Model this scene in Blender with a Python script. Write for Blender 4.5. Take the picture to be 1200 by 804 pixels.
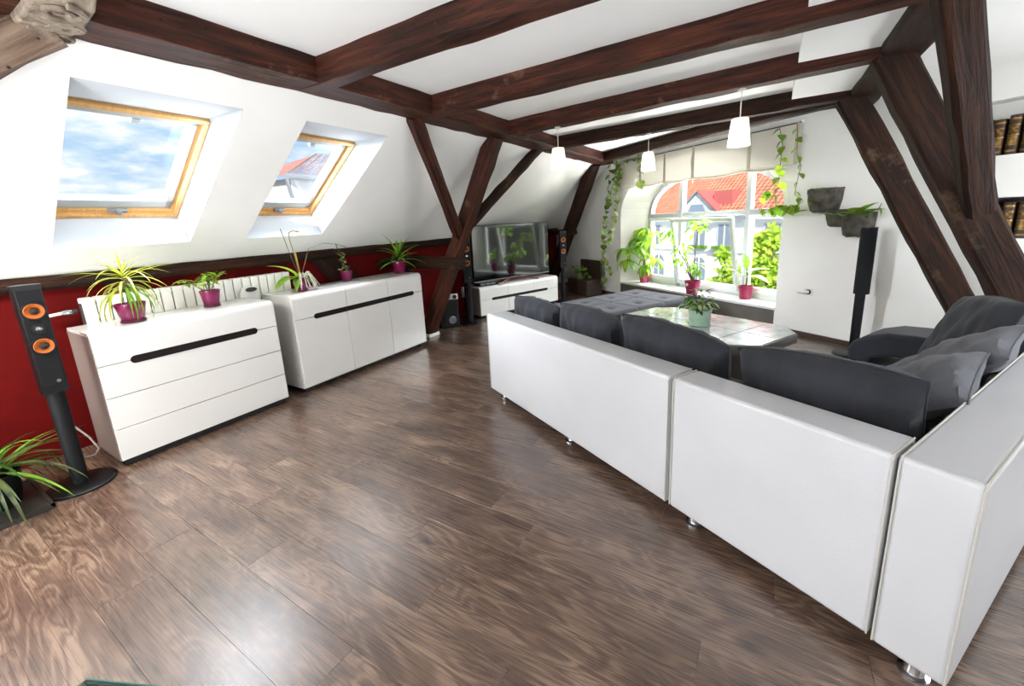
import bpy, bmesh, math, random
from mathutils import Vector as V, Matrix as M
random.seed(7)
R = math.radians
sc = bpy.context.scene
for o in list(bpy.data.objects): bpy.data.objects.remove(o)

# ------------------------------------------------------------------ camera
H = 1.5; F = 485.83; CX, CY = 600.0, 402 - 39.67
YAW, PIT, ROL = R(-32.007), R(-12.039), R(-2.7965)
fw = V((math.sin(YAW)*math.cos(PIT), math.cos(YAW)*math.cos(PIT), math.sin(PIT)))
rt = V((math.cos(YAW), -math.sin(YAW), 0)); up = rt.cross(fw)
rt, up = rt*math.cos(ROL)+up*math.sin(ROL), -rt*math.sin(ROL)+up*math.cos(ROL)
CAM = V((0, 0, H))
cd = bpy.data.cameras.new('camera'); cam = bpy.data.objects.new('camera', cd)
sc.collection.objects.link(cam); sc.camera = cam
cd.sensor_fit = 'HORIZONTAL'; cd.sensor_width = 36; cd.lens = 36*F/1200
cd.shift_y = -39.67/1200; cd.clip_start = .05; cd.clip_end = 300
cam.matrix_world = M(((rt.x, up.x, -fw.x, 0), (rt.y, up.y, -fw.y, 0), (rt.z, up.z, -fw.z, H), (0, 0, 0, 1)))

# ------------------------------------------------------------------ world
w = bpy.data.worlds.new('sky'); sc.world = w; w.use_nodes = True
nt = w.node_tree; nt.nodes.clear(); N = nt.nodes.new; LK = nt.links.new
out = N('ShaderNodeOutputWorld'); bg = N('ShaderNodeBackground'); bg.inputs[1].default_value = 0.34
tc = N('ShaderNodeTexCoord'); mp = N('ShaderNodeMapping'); mp.inputs['Scale'].default_value = (1.6, 1.6, 5.5)
nz = N('ShaderNodeTexNoise'); nz.inputs['Scale'].default_value = 3.0; nz.inputs['Detail'].default_value = 7; nz.inputs['Roughness'].default_value = .58
cr = N('ShaderNodeValToRGB'); cr.color_ramp.elements[0].position = .41; cr.color_ramp.elements[1].position = .525
cr.color_ramp.elements[0].color = (.46, .66, .88, 1); cr.color_ramp.elements[1].color = (.95, .97, 1, 1)
e = cr.color_ramp.elements.new(.475); e.color = (.68, .82, .95, 1)
sx = N('ShaderNodeSeparateXYZ'); gr = N('ShaderNodeMapRange'); gr.inputs[1].default_value = -.02; gr.inputs[2].default_value = .01
mx = N('ShaderNodeMixRGB'); mx.inputs[1].default_value = (.30, .31, .27, 1)
LK(tc.outputs['Generated'], mp.inputs[0]); LK(mp.outputs[0], nz.inputs['Vector']); LK(nz.outputs[0], cr.inputs[0])
LK(tc.outputs['Generated'], sx.inputs[0]); LK(sx.outputs[2], gr.inputs[0]); LK(gr.outputs[0], mx.inputs[0]); LK(cr.outputs[0], mx.inputs[2])
LK(mx.outputs[0], bg.inputs[0]); LK(bg.outputs[0], out.inputs[0])

# ------------------------------------------------------------------ lights
def gp0(s, d, z): a = R(-33.73); return (.6+math.cos(a)*s-math.sin(a)*d, 5.67+math.sin(a)*s+math.cos(a)*d, z)      # a point in the gable's frame
def light(name, kind, loc, d, energy, col=(1, 1, 1), **k):
    l = bpy.data.lights.new(name, kind); l.energy = energy; l.color = col
    for a, b in k.items(): setattr(l, a, b)
    o = bpy.data.objects.new(name, l); sc.collection.objects.link(o); o.location = loc
    o.rotation_euler = V(d).to_track_quat('-Z', 'Y').to_euler(); return o
light('sun', 'SUN', (4, -9, 9), (-.35, .75, -.56), 2.6, (1, .96, .90), angle=R(3))
light('rear_window_daylight', 'AREA', (-.7, -2.5, 1.3), (0, 1, .1), 5, (.86, .93, 1), shape='RECTANGLE', size=5.6, size_y=1.7)
light('ceiling_up_fill', 'AREA', (-1.6, -1.5, .12), (.05, .45, 1), 84, (.86, .93, 1), shape='RECTANGLE', size=3.6, size_y=1.6)  # added fill behind the camera, facing up to brighten the ceiling
for yy, p_ in ((-1.75, 3), (-.35, 64)):
    light('rear_skylight_daylight', 'AREA', (-3.28, yy, 1.9), (.2, .1, -1), p_, (1, .96, .91), shape='RECTANGLE', size=.8, size_y=1.1)
for yy in (1.14, 2.32):
    light('zenith_daylight', 'AREA', (-4.55, yy, 4.1), (.50, 0, -1), 85, (.88, .94, 1), shape='RECTANGLE', size=1.6, size_y=1.6)
for yy, p_ in ((.6, 9), (3.3, 36)):
    light('right_window_and_fill', 'AREA', (3.05, yy, 1.5), (-1, .1, .25), p_, (.88, .94, 1), shape='RECTANGLE', size=2.2, size_y=1.5)  # near one is right-rear window daylight; far one an added fill without a window
light('side_sky_daylight', 'AREA', (-5.7, -1.0, 2.75), (1, 1.05, -.22), 850, (.88, .94, 1), shape='RECTANGLE', size=2.0, size_y=1.3)
light('street_sky_daylight', 'AREA', (.9, 8.6, 3.3), (-.50, -.80, -.62), 300, (.88, .94, 1), shape='RECTANGLE', size=3.4, size_y=1.6)
light('low_outside_fill', 'AREA', gp0(-2.2, 2.6, -1.9), (-.50, -.75, .75), 700, (1, .99, .97), shape='RECTANGLE', size=4.0, size_y=2.0)  # added fill outside, below the sill line, aimed up at the far ceiling
sc.view_settings.view_transform = 'Standard'; sc.view_settings.look = 'None'
sc.view_settings.exposure = 1.7; sc.view_settings.gamma = 1.0; sc.view_settings.use_curve_mapping = False

# ------------------------------------------------------------------ pixel helpers (photo is 1200 x 804)
def ray(x, y): return rt*((x-CX)/F) - up*((y-CY)/F) + fw
def onz(x, y, z=0): d = ray(x, y); return CAM + d*((z-H)/d.z)
def onx(x, y, X): d = ray(x, y); return CAM + d*(X/d.x)
def ony(x, y, Y): d = ray(x, y); return CAM + d*(Y/d.y)
def onp(x, y, p, n): d = ray(x, y); return CAM + d*((p-CAM).dot(n)/d.dot(n))
def mpp(p): return (V(p)-CAM).dot(fw)/F          # metres in one pixel at p
# gable frame (x along the wall to the right, y outwards, z up)
G0 = V((.6, 5.67, 0)); GA = R(-33.73); GD = V((math.cos(GA), math.sin(GA), 0)); GO = V((-GD.y, GD.x, 0))
def gpt(s, d, z): return G0 + GD*s + GO*d + V((0, 0, z))
def gpx(x, y, d=0.0): q = onp(x, y, G0+GO*d, GO); return ((q-G0).dot(GD), d, q.z)
# sofa frame
S0 = V((-1.995, 2.786, 0)); SA = math.atan2(-.4585, .8887); SD = V((math.cos(SA), math.sin(SA), 0)); TD = V((-SD.y, SD.x, 0))
def spt(s, t, z): return S0 + SD*s + TD*t + V((0, 0, z))
# roof slope frame
RS = R(36); RU = V((math.cos(RS), 0, math.sin(RS))); RN = V((-math.sin(RS), 0, math.cos(RS))); R0 = V((-4.2, 0, 1.285))
def rpt(u, y, d=0.0): return R0 + RU*u + RN*d + V((0, y, 0))

# ------------------------------------------------------------------ materials
def lin(c):
    if isinstance(c, str): c = [int(c[i:i+2], 16)/255 for i in (0, 2, 4)]
    return tuple((x/12.92 if x <= .04045 else ((x+.055)/1.055)**2.4) for x in c) + (1,)
MATS = {}
def mat(name, col, rough=.5, metal=0, spec=.5, var=None, vscale=6, bump=0, bscale=60, stretch=None, coat=0, sheen=0, trans=0, emit=None, rnd=0, subs=0):
    """principled; var = second colour mixed in by noise; stretch = mapping scale; rnd = colour change from object to object"""
    m = bpy.data.materials.new(name); m.use_nodes = True; n = m.node_tree; b = n.nodes['Principled BSDF']
    b.inputs['Base Color'].default_value = lin(col); b.inputs['Roughness'].default_value = rough
    b.inputs['Metallic'].default_value = metal; b.inputs['Specular IOR Level'].default_value = spec
    b.inputs['Coat Weight'].default_value = coat; b.inputs['Sheen Weight'].default_value = sheen
    b.inputs['Transmission Weight'].default_value = trans
    if emit: b.inputs['Emission Color'].default_value = lin(col); b.inputs['Emission Strength'].default_value = emit
    tcn = n.nodes.new('ShaderNodeTexCoord'); vec = tcn.outputs['Object']
    if stretch:
        mpn = n.nodes.new('ShaderNodeMapping'); mpn.inputs['Scale'].default_value = stretch; n.links.new(vec, mpn.inputs[0]); vec = mpn.outputs[0]
    last = None
    if var:
        z = n.nodes.new('ShaderNodeTexNoise'); z.inputs['Scale'].default_value = vscale; z.inputs['Detail'].default_value = 5
        n.links.new(vec, z.inputs['Vector'])
        r = n.nodes.new('ShaderNodeValToRGB'); r.color_ramp.elements[0].position = .35; r.color_ramp.elements[1].position = .65
        r.color_ramp.elements[0].color = lin(col); r.color_ramp.elements[1].color = lin(var)
        n.links.new(z.outputs[0], r.inputs[0]); last = r.outputs[0]
    if rnd:
        oi = n.nodes.new('ShaderNodeObjectInfo'); mr = n.nodes.new('ShaderNodeMapRange'); mr.inputs[3].default_value = 1-rnd; mr.inputs[4].default_value = 1+rnd
        hs = n.nodes.new('ShaderNodeHueSaturation'); n.links.new(oi.outputs['Random'], mr.inputs[0]); n.links.new(mr.outputs[0], hs.inputs['Value'])
        if last: n.links.new(last, hs.inputs['Color'])
        else: hs.inputs['Color'].default_value = lin(col)
        last = hs.outputs[0]
    if last: n.links.new(last, b.inputs['Base Color'])
    if bump:
        z = n.nodes.new('ShaderNodeTexNoise'); z.inputs['Scale'].default_value = bscale; z.inputs['Detail'].default_value = 4
        n.links.new(vec, z.inputs['Vector']); bp = n.nodes.new('ShaderNodeBump'); bp.inputs['Strength'].default_value = bump; bp.inputs['Distance'].default_value = .01
        n.links.new(z.outputs[0], bp.inputs['Height']); n.links.new(bp.outputs[0], b.inputs['Normal'])
    MATS[name] = m; return m
def translucent(name, k):
    m = MATS[name]; n = m.node_tree; p = n.nodes['Principled BSDF']; tr = n.nodes.new('ShaderNodeBsdfTranslucent'); ms = n.nodes.new('ShaderNodeMixShader'); ms.inputs[0].default_value = k
    tr.inputs[0].default_value = p.inputs['Base Color'].default_value
    n.links.new(p.outputs[0], ms.inputs[1]); n.links.new(tr.outputs[0], ms.inputs[2]); n.links.new(ms.outputs[0], n.nodes['Material Output'].inputs[0])
def ramp(n, src, stops):
    r = n.nodes.new('ShaderNodeValToRGB'); el = r.color_ramp.elements
    while len(el) < len(stops): el.new(.5)
    for e_, (p, c) in zip(el, stops): e_.position = p; e_.color = lin(c)
    n.links.new(src, r.inputs[0]); return r.outputs[0]

def timber(name, cols, rough=.55):
    m = bpy.data.materials.new(name); m.use_nodes = True; n = m.node_tree; b = n.nodes['Principled BSDF']; L = n.links.new
    b.inputs['Roughness'].default_value = rough; b.inputs['Specular IOR Level'].default_value = .2
    t = n.nodes.new('ShaderNodeTexCoord'); oi = n.nodes.new('ShaderNodeObjectInfo')
    ad = n.nodes.new('ShaderNodeVectorMath'); ad.operation = 'ADD'; sc_ = n.nodes.new('ShaderNodeVectorMath'); sc_.operation = 'SCALE'
    cb = n.nodes.new('ShaderNodeCombineXYZ'); L(oi.outputs['Random'], cb.inputs[0]); L(oi.outputs['Random'], cb.inputs[1]); L(cb.outputs[0], sc_.inputs[0]); sc_.inputs['Scale'].default_value = 37
    L(t.outputs['Object'], ad.inputs[0]); L(sc_.outputs[0], ad.inputs[1])
    m1 = n.nodes.new('ShaderNodeMapping'); m1.inputs['Scale'].default_value = (1.3, 16, 16); L(ad.outputs[0], m1.inputs[0])
    z1 = n.nodes.new('ShaderNodeTexNoise'); z1.inputs['Scale'].default_value = 1.6; z1.inputs['Detail'].default_value = 8; z1.inputs['Roughness'].default_value = .65; z1.inputs['Distortion'].default_value = .4; L(m1.outputs[0], z1.inputs['Vector'])
    c1 = ramp(n, z1.outputs[0], [(.30, cols[0]), (.48, cols[1]), (.68, cols[2])])
    z2 = n.nodes.new('ShaderNodeTexNoise'); z2.inputs['Scale'].default_value = 2.6; z2.inputs['Detail'].default_value = 6; z2.inputs['Roughness'].default_value = .7; L(ad.outputs[0], z2.inputs['Vector'])
    wr = n.nodes.new('ShaderNodeMapRange'); wr.inputs[1].default_value = .60; wr.inputs[2].default_value = .72; wr.inputs[4].default_value = .75; L(z2.outputs[0], wr.inputs[0])
    mxx = n.nodes.new('ShaderNodeMixRGB'); L(wr.outputs[0], mxx.inputs[0]); L(c1, mxx.inputs[1]); mxx.inputs[2].default_value = lin(cols[3])
    # worm holes and nail spots
    vo = n.nodes.new('ShaderNodeTexVoronoi'); vo.inputs['Scale'].default_value = 14; L(ad.outputs[0], vo.inputs['Vector'])
    hr = n.nodes.new('ShaderNodeMapRange'); hr.inputs[1].default_value = .05; hr.inputs[2].default_value = .13; L(vo.outputs['Distance'], hr.inputs[0])
    mu = n.nodes.new('ShaderNodeMixRGB'); mu.inputs[1].default_value = lin('120a07'); L(hr.outputs[0], mu.inputs[0]); L(mxx.outputs[0], mu.inputs[2])
    L(mu.outputs[0], b.inputs['Base Color'])
    bp = n.nodes.new('ShaderNodeBump'); bp.inputs['Strength'].default_value = .9; bp.inputs['Distance'].default_value = .018; L(z1.outputs[0], bp.inputs['Height']); L(bp.outputs[0], b.inputs['Normal'])
    MATS[name] = m; return m

def plank_mat(name, rough, rgh2=.08):
    m = bpy.data.materials.new(name); m.use_nodes = True; n = m.node_tree; b = n.nodes['Principled BSDF']; L = n.links.new
    t = n.nodes.new('ShaderNodeTexCoord'); oi = n.nodes.new('ShaderNodeObjectInfo')
    cb = n.nodes.new('ShaderNodeCombineXYZ'); sc_ = n.nodes.new('ShaderNodeVectorMath'); sc_.operation = 'SCALE'; sc_.inputs['Scale'].default_value = 61
    L(oi.outputs['Random'], cb.inputs[0]); L(oi.outputs['Random'], cb.inputs[1]); L(cb.outputs[0], sc_.inputs[0])
    ad = n.nodes.new('ShaderNodeVectorMath'); ad.operation = 'ADD'; L(t.outputs['Object'], ad.inputs[0]); L(sc_.outputs[0], ad.inputs[1])
    # slow warp so that the grain swirls round knots
    zw = n.nodes.new('ShaderNodeTexNoise'); zw.inputs['Scale'].default_value = 3.2; zw.inputs['Detail'].default_value = 1; L(ad.outputs[0], zw.inputs['Vector'])
    m1 = n.nodes.new('ShaderNodeMapping'); m1.inputs['Scale'].default_value = (1.1, 5.5, 1); L(ad.outputs[0], m1.inputs[0])
    z1 = n.nodes.new('ShaderNodeTexNoise'); z1.inputs['Scale'].default_value = 1.5; z1.inputs['Detail'].default_value = 2.5; z1.inputs['Distortion'].default_value = .55; L(m1.outputs[0], z1.inputs['Vector'])
    # contour rings of the slow noise = cathedral grain
    mu1 = n.nodes.new('ShaderNodeMath'); mu1.operation = 'MULTIPLY'; mu1.inputs[1].default_value = 75; L(z1.outputs[0], mu1.inputs[0])
    si = n.nodes.new('ShaderNodeMath'); si.operation = 'SINE'; L(mu1.outputs[0], si.inputs[0])
    m2 = n.nodes.new('ShaderNodeMapping'); m2.inputs['Scale'].default_value = (2.2, 150, 1); L(ad.outputs[0], m2.inputs[0])
    z2 = n.nodes.new('ShaderNodeTexNoise'); z2.inputs['Scale'].default_value = 1; z2.inputs['Detail'].default_value = 4; z2.inputs['Roughness'].default_value = .7; L(m2.outputs[0], z2.inputs['Vector'])
    zc = n.nodes.new('ShaderNodeMath'); zc.operation = 'MULTIPLY_ADD'; zc.inputs[1].default_value = .40; zc.inputs[2].default_value = .30; L(z2.outputs[0], zc.inputs[0])
    mr = n.nodes.new('ShaderNodeMapRange'); mr.inputs[1].default_value = -1; mr.inputs[2].default_value = 1; mr.inputs[3].default_value = -.085; mr.inputs[4].default_value = .085; L(si.outputs[0], mr.inputs[0])
    a2 = n.nodes.new('ShaderNodeMath'); a2.operation = 'ADD'; L(zc.outputs[0], a2.inputs[0]); L(mr.outputs[0], a2.inputs[1])
    m3 = n.nodes.new('ShaderNodeMapping'); m3.inputs['Scale'].default_value = (2.2, 6, 1); L(ad.outputs[0], m3.inputs[0])
    z3 = n.nodes.new('ShaderNodeTexNoise'); z3.inputs['Scale'].default_value = 1.3; z3.inputs['Detail'].default_value = 3; L(m3.outputs[0], z3.inputs['Vector'])
    m4 = n.nodes.new('ShaderNodeMath'); m4.operation = 'MULTIPLY_ADD'; m4.inputs[1].default_value = .55; L(z3.outputs[0], m4.inputs[0]); L(a2.outputs[0], m4.inputs[2])
    hu = n.nodes.new('ShaderNodeMath'); hu.operation = 'MULTIPLY_ADD'; hu.inputs[1].default_value = .10; L(oi.outputs['Random'], hu.inputs[0]); L(m4.outputs[0], hu.inputs[2])
    c = ramp(n, hu.outputs[0], [(.50, '251b16'), (.68, '423127'), (.84, '584438'), (1.02, '7c6656')])
    # knots
    m5 = n.nodes.new('ShaderNodeMapping'); m5.inputs['Scale'].default_value = (2.1, 4.2, 1); L(ad.outputs[0], m5.inputs[0])
    vo = n.nodes.new('ShaderNodeTexVoronoi'); vo.inputs['Scale'].default_value = 1; L(m5.outputs[0], vo.inputs['Vector'])
    hr = n.nodes.new('ShaderNodeMapRange'); hr.inputs[1].default_value = .03; hr.inputs[2].default_value = .15; L(vo.outputs['Distance'], hr.inputs[0])
    mk = n.nodes.new('ShaderNodeMixRGB'); mk.inputs[1].default_value = lin('2a1f1a'); L(hr.outputs[0], mk.inputs[0]); L(c, mk.inputs[2])
    L(mk.outputs[0], b.inputs['Base Color'])
    rr = n.nodes.new('ShaderNodeMapRange'); rr.inputs[3].default_value = rough-rgh2; rr.inputs[4].default_value = rough+rgh2; L(z2.outputs[0], rr.inputs[0]); L(rr.outputs[0], b.inputs['Roughness'])
    b.inputs['Specular IOR Level'].default_value = .9; b.inputs['Coat Weight'].default_value = .35; b.inputs['Coat Roughness'].default_value = .3
    bp = n.nodes.new('ShaderNodeBump'); bp.inputs['Strength'].default_value = .25; bp.inputs['Distance'].default_value = .0012; L(a2.outputs[0], bp.inputs['Height']); L(bp.outputs[0], b.inputs['Normal'])
    MATS[name] = m; return m

def glass_mat(name, tint=(1, 1, 1, 1), k=1.0):
    m = bpy.data.materials.new(name); m.use_nodes = True; n = m.node_tree; n.nodes.clear()
    o = n.nodes.new('ShaderNodeOutputMaterial'); mi = n.nodes.new('ShaderNodeMixShader'); t = n.nodes.new('ShaderNodeBsdfTransparent'); g = n.nodes.new('ShaderNodeBsdfGlossy')
    t.inputs[0].default_value = tint; g.inputs['Roughness'].default_value = .02; fr = n.nodes.new('ShaderNodeFresnel'); fr.inputs[0].default_value = 1.45
    mm = n.nodes.new('ShaderNodeMath'); mm.operation = 'MULTIPLY'; mm.inputs[1].default_value = k
    n.links.new(fr.outputs[0], mm.inputs[0]); n.links.new(mm.outputs[0], mi.inputs[0]); n.links.new(t.outputs[0], mi.inputs[1]); n.links.new(g.outputs[0], mi.inputs[2]); n.links.new(mi.outputs[0], o.inputs[0])
    MATS[name] = m; return m

mat('plaster', 'f6f4f0', .85, spec=.2, var='f1efea', vscale=1.5, bump=.05, bscale=40)
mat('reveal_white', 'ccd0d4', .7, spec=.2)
mat('red_wall', '5a0705', .75, spec=.1, var='4e0504', vscale=4, bump=.08, bscale=80)
timber('oak_beam', ('150a06', '3a1c12', '5c2f1d', '8a6650'))
timber('dark_beam', ('0d0603', '241208', '3a1f10', '5e4b38'), .7)
timber('pale_beam', ('4d3c30', '7d6656', '9a8573', 'b8a896'), .65)
plank_mat('floor_wood', .28)
mat('gloss_white', 'd6d4d0', .12, spec=.5, coat=.4)
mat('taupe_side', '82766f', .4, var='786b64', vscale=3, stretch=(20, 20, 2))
mat('slot_brown', '120c0a', .6, spec=.2, var='1d1411', vscale=5, stretch=(20, 3, 20))
mat('plinth_black', '141210', .6)
mat('leather', 'b6b6b9', .34, spec=.45, var='b2b2b4', vscale=3, bump=.12, bscale=180)
mat('leather_seam', 'b2aea6', .45)
mat('sofa_fabric', '36373b', .95, spec=.1, sheen=.12, var='3e3f43', vscale=9, bump=.25, bscale=240)
mat('cushion_fabric', '28292d', .95, spec=.1, sheen=.1, var='303136', vscale=6, bump=.3, bscale=160)
mat('cushion_grey', '55565b', .95, spec=.1, sheen=.15, var='626369', vscale=5, bump=.3, bscale=160)
mat('ottoman_fabric', '4e4f54', .92, spec=.1, sheen=.15, var='56575c', vscale=8, bump=.25, bscale=200)
mat('piping_pale', '9b9a9a', .8)
mat('chrome', 'c8c8cc', .12, metal=1)
mat('steel_grey', '8d9095', .35, metal=.8)
mat('black_gloss', '0b0c0d', .35, spec=.35)
mat('black_satin', '0f1012', .6, spec=.25)
mat('black_cloth', '121317', .95, bump=.3, bscale=300)
mat('cone_orange', 'b8601c', .4, var='9a4a12', vscale=30)
mat('cone_dark', '1d1512', .4)
mat('screen', '050507', .06, spec=.9, coat=.6)
mat('bronze', '6d4a3c', .3, metal=.7)
mat('radiator_white', 'e9e7df', .4)
mat('gap_dark', '3c3a37', .8)
mat('magenta', '7c0a4a', .2, coat=.25, var='6e0841', vscale=3)
mat('magenta_dark', '520a30', .3)
mat('sill_pot', '9a1c4a', .35, coat=.1)
mat('soil', '2b1f17', .95, bump=.6, bscale=90)
mat('celadon', '8fa68f', .3, coat=.3, var='7d957f', vscale=12)
def leafm(name, a, b, rough=.4):
    m = mat(name, a, rough, spec=.4, var=b, vscale=5, rnd=.18); p = m.node_tree.nodes['Principled BSDF']
    n = m.node_tree; tr = n.nodes.new('ShaderNodeBsdfTranslucent'); ms = n.nodes.new('ShaderNodeMixShader'); ms.inputs[0].default_value = .45
    src = p.inputs['Base Color'].links[0].from_socket; n.links.new(src, tr.inputs[0])
    oo = n.nodes['Material Output']; n.links.new(p.outputs[0], ms.inputs[1]); n.links.new(tr.outputs[0], ms.inputs[2]); n.links.new(ms.outputs[0], oo.inputs[0])
leafm('leaf_yellowgreen', 'b7b92e', '8f9a2c'); leafm('leaf_cream', 'd9d78a', '9aa83e')
leafm('leaf_bright', '93b92c', 'b4d443'); leafm('leaf_mid', '5f9128', '86b236'); leafm('leaf_dark', '24431c', '35591f')
leafm('leaf_pothos', '5c7f26', '8fa832'); leafm('leaf_ivy', '3d5c22', '8fa04a'); leafm('leaf_pale', 'c9cfa0', '8aa05a')
leafm('leaf_grassy', '2e3b20', '6f7c48'); leafm('leaf_tree', 'c6dc5c', '9cc440', .5)
mat('petal', 'e0c04a', .5, var='cfa236', vscale=20); mat('root_pale', 'cfcabb', .7); mat('stem', '6d6a35', .6); mat('stem_brown', '5a4a34', .7); mat('cane', 'a5803c', .5)
mat('pine', 'd2a468', .4, coat=.2, var='c4924f', vscale=3, stretch=(20, 2, 20))
mat('window_grey', 'a6abac', .35); mat('window_white', 'dfe2e2', .4); mat('gasket', '2b2b2b', .6)
glass_mat('pane_glass', k=.03); glass_mat('table_glass', (.80, .88, .85, 1), 1.2)
mat('glass_edge', '3f6a60', .1, spec=.8)
mat('sill_paint', 'e2e3e4', .3); mat('sill_panel', '6b665f', .5, var='605b55', vscale=4)
mat('shade_white', 'ece9e2', .5); translucent('shade_white', .5); mat('fabric_blind', 'efebdf', .9, bump=.15, bscale=200); translucent('fabric_blind', .12); mat('tape', 'cfc8b4', .9)
mat('tile_stone', 'b3b8b4', .18, coat=.5, var='7d8583', vscale=9, bump=.1, bscale=40)
mat('table_frame', '57544f', .4); mat('table_base', '3c332b', .5, var='4a3f34', vscale=5)
mat('planter_stone', '5f5a50', .9, var='3e3b34', vscale=14, bump=.9, bscale=25)
mat('crate_wood', '33261f', .6, var='403028', vscale=4, stretch=(3, 14, 14))
mat('baseboard_wood', '4b382d', .5)
mat('book_leather', '2a1a12', .5, var='3b2416', vscale=10); mat('gilt', 'a58449', .4, metal=.8, var='4a3318', vscale=30)
mat('house_white', 'e4e8ee', .8); mat('house_trim', 'c9d0d8', .8); mat('house_pink', 'e3b9a4', .8); mat('house_glass', '7d8b9c', .15)
mat('roof_tile', 'b87a64', .8, var='a5664f', vscale=3); mat('roof_tile_dark', '94605a', .8, var='a8756c', vscale=4); mat('dormer_red', 'a85a58', .7)
mat('house_grey', 'b9bfc6', .85, var='aab2ba', vscale=2); mat('asphalt', '6f706d', .9); mat('zinc', '9aa2aa', .4, metal=.5)
mat('bark', '5a4a3a', .9); mat('plastic_white', 'e4e2dc', .35); mat('cord_grey', '8e8a84', .6); mat('wood_floor_tray', '2a2623', .4)
mat('carving', 'a49684', .7, var='6f5f50', vscale=18, bump=.9, bscale=40); mat('screw_dark', '222222', .5)

# ------------------------------------------------------------------ mesh builder
COL = sc.collection
class MB:
    def __init__(s): s.v = []; s.f = []
    def add(s, vs, fs, m=None):
        k = len(s.v); s.v += [(m @ V(p)) if m else V(p) for p in vs]; s.f += [tuple(i+k for i in f) for f in fs]; return s
    def box(s, a, b, c, d, e, f, m=None):
        return s.add([(a, c, e), (b, c, e), (b, d, e), (a, d, e), (a, c, f), (b, c, f), (b, d, f), (a, d, f)],
                     [(0, 3, 2, 1), (4, 5, 6, 7), (0, 1, 5, 4), (1, 2, 6, 5), (2, 3, 7, 6), (3, 0, 4, 7)], m)
    def cyl(s, p, q, r0, r1=None, n=16, m=None):
        p, q = V(p), V(q); r1 = r0 if r1 is None else r1; d = (q-p).normalized(); a = d.orthogonal().normalized(); b = d.cross(a)
        vs = []
        for c, r in ((p, r0), (q, r1)): vs += [c+(a*math.cos(2*math.pi*i/n)+b*math.sin(2*math.pi*i/n))*r for i in range(n)]
        return s.add(vs, [(i, (i+1) % n, n+(i+1) % n, n+i) for i in range(n)]+[tuple(range(n-1, -1, -1)), tuple(range(n, 2*n))], m)
    def lathe(s, prof, n=24, c=(0, 0, 0), m=None, sq=0):
        vs = []; c = V(c)
        for r, z in prof:
            for i in range(n):
                a = 2*math.pi*i/n; k = 1
                if sq: k = 1/(abs(math.cos(a))**sq+abs(math.sin(a))**sq)**(1/sq)
                vs.append(c+V((r*k*math.cos(a), r*k*math.sin(a), z)))
        fs = []
        for j in range(len(prof)-1): fs += [(j*n+i, j*n+(i+1) % n, (j+1)*n+(i+1) % n, (j+1)*n+i) for i in range(n)]
        fs.append(tuple(range(n-1, -1, -1))); k = (len(prof)-1)*n; fs.append(tuple(range(k, k+n)))
        return s.add(vs, fs, m)
    def tube(s, pts, r, n=8, m=None, closed=False):
        pts = [V(p) for p in pts]; rs = r if isinstance(r, (list, tuple)) else [r]*len(pts); vs = []; L = len(pts); a = None
        for i, p in enumerate(pts):
            d = (pts[(i+1) % L]-pts[i-1]) if closed else (pts[min(i+1, L-1)]-pts[max(i-1, 0)])
            d.normalize(); a = (a-d*a.dot(d)) if a is not None else d.orthogonal()
            if a.length < 1e-6: a = d.orthogonal()
            a.normalize(); b = d.cross(a); vs += [p+(a*math.cos(2*math.pi*k/n)+b*math.sin(2*math.pi*k/n))*rs[i] for k in range(n)]
        fs = []
        for i in range(L if closed else L-1):
            j = (i+1) % L; fs += [(i*n+k, i*n+(k+1) % n, j*n+(k+1) % n, j*n+k) for k in range(n)]
        if not closed: fs += [tuple(range(n-1, -1, -1)), tuple(range((L-1)*n, L*n))]
        return s.add(vs, fs, m)
    def prism(s, poly, z0, z1, m=None):
        n = len(poly); vs = [(x, y, z0) for x, y in poly]+[(x, y, z1) for x, y in poly]
        return s.add(vs, [tuple(range(n-1, -1, -1)), tuple(range(n, 2*n))]+[(i, (i+1) % n, n+(i+1) % n, n+i) for i in range(n)], m)
    def grid(s, fn, nu, nv, m=None):
        vs = [fn(i/nu, j/nv) for j in range(nv+1) for i in range(nu+1)]; w_ = nu+1
        return s.add(vs, [(j*w_+i, j*w_+i+1, (j+1)*w_+i+1, (j+1)*w_+i) for j in range(nv) for i in range(nu)], m)
    def quad(s, *p): return s.add(list(p), [tuple(range(len(p)))])
    def mesh(s, name, mt, smooth=False, clip=None):
        me = bpy.data.meshes.new(name); me.from_pydata([tuple(p) for p in s.v], [], s.f)
        bm = bmesh.new(); bm.from_mesh(me)
        if clip:
            for p, n_ in clip: bmesh.ops.bisect_plane(bm, geom=bm.verts[:]+bm.edges[:]+bm.faces[:], plane_co=p, plane_no=n_, clear_outer=True)
        bmesh.ops.recalc_face_normals(bm, faces=bm.faces[:]); bm.to_mesh(me); bm.free()
        if mt: me.materials.append(MATS[mt])
        if smooth:
            me.polygons.foreach_set('use_smooth', [True]*len(me.polygons)); me.set_sharp_from_angle(angle=R(42))
        me.update(); return me
    def build(s, name, mt, parent=None, smooth=False, bevel=0, segs=2, clip=None):
        o = bpy.data.objects.new(name, s.mesh(name, mt, smooth, clip)); COL.objects.link(o)
        if parent: o.parent = parent
        if bevel:
            b = o.modifiers.new('bevel', 'BEVEL'); b.width = bevel; b.segments = segs; b.limit_method = 'ANGLE'; b.angle_limit = R(35)
            if segs > 1:
                o.data.polygons.foreach_set('use_smooth', [True]*len(o.data.polygons)); b.harden_normals = False
                o.data.set_sharp_from_angle(angle=R(80))
        return o
def tag(o, label, cat, group=None):
    o['label'] = label; o['category'] = cat
    if group: o['group'] = group
    return o
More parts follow.
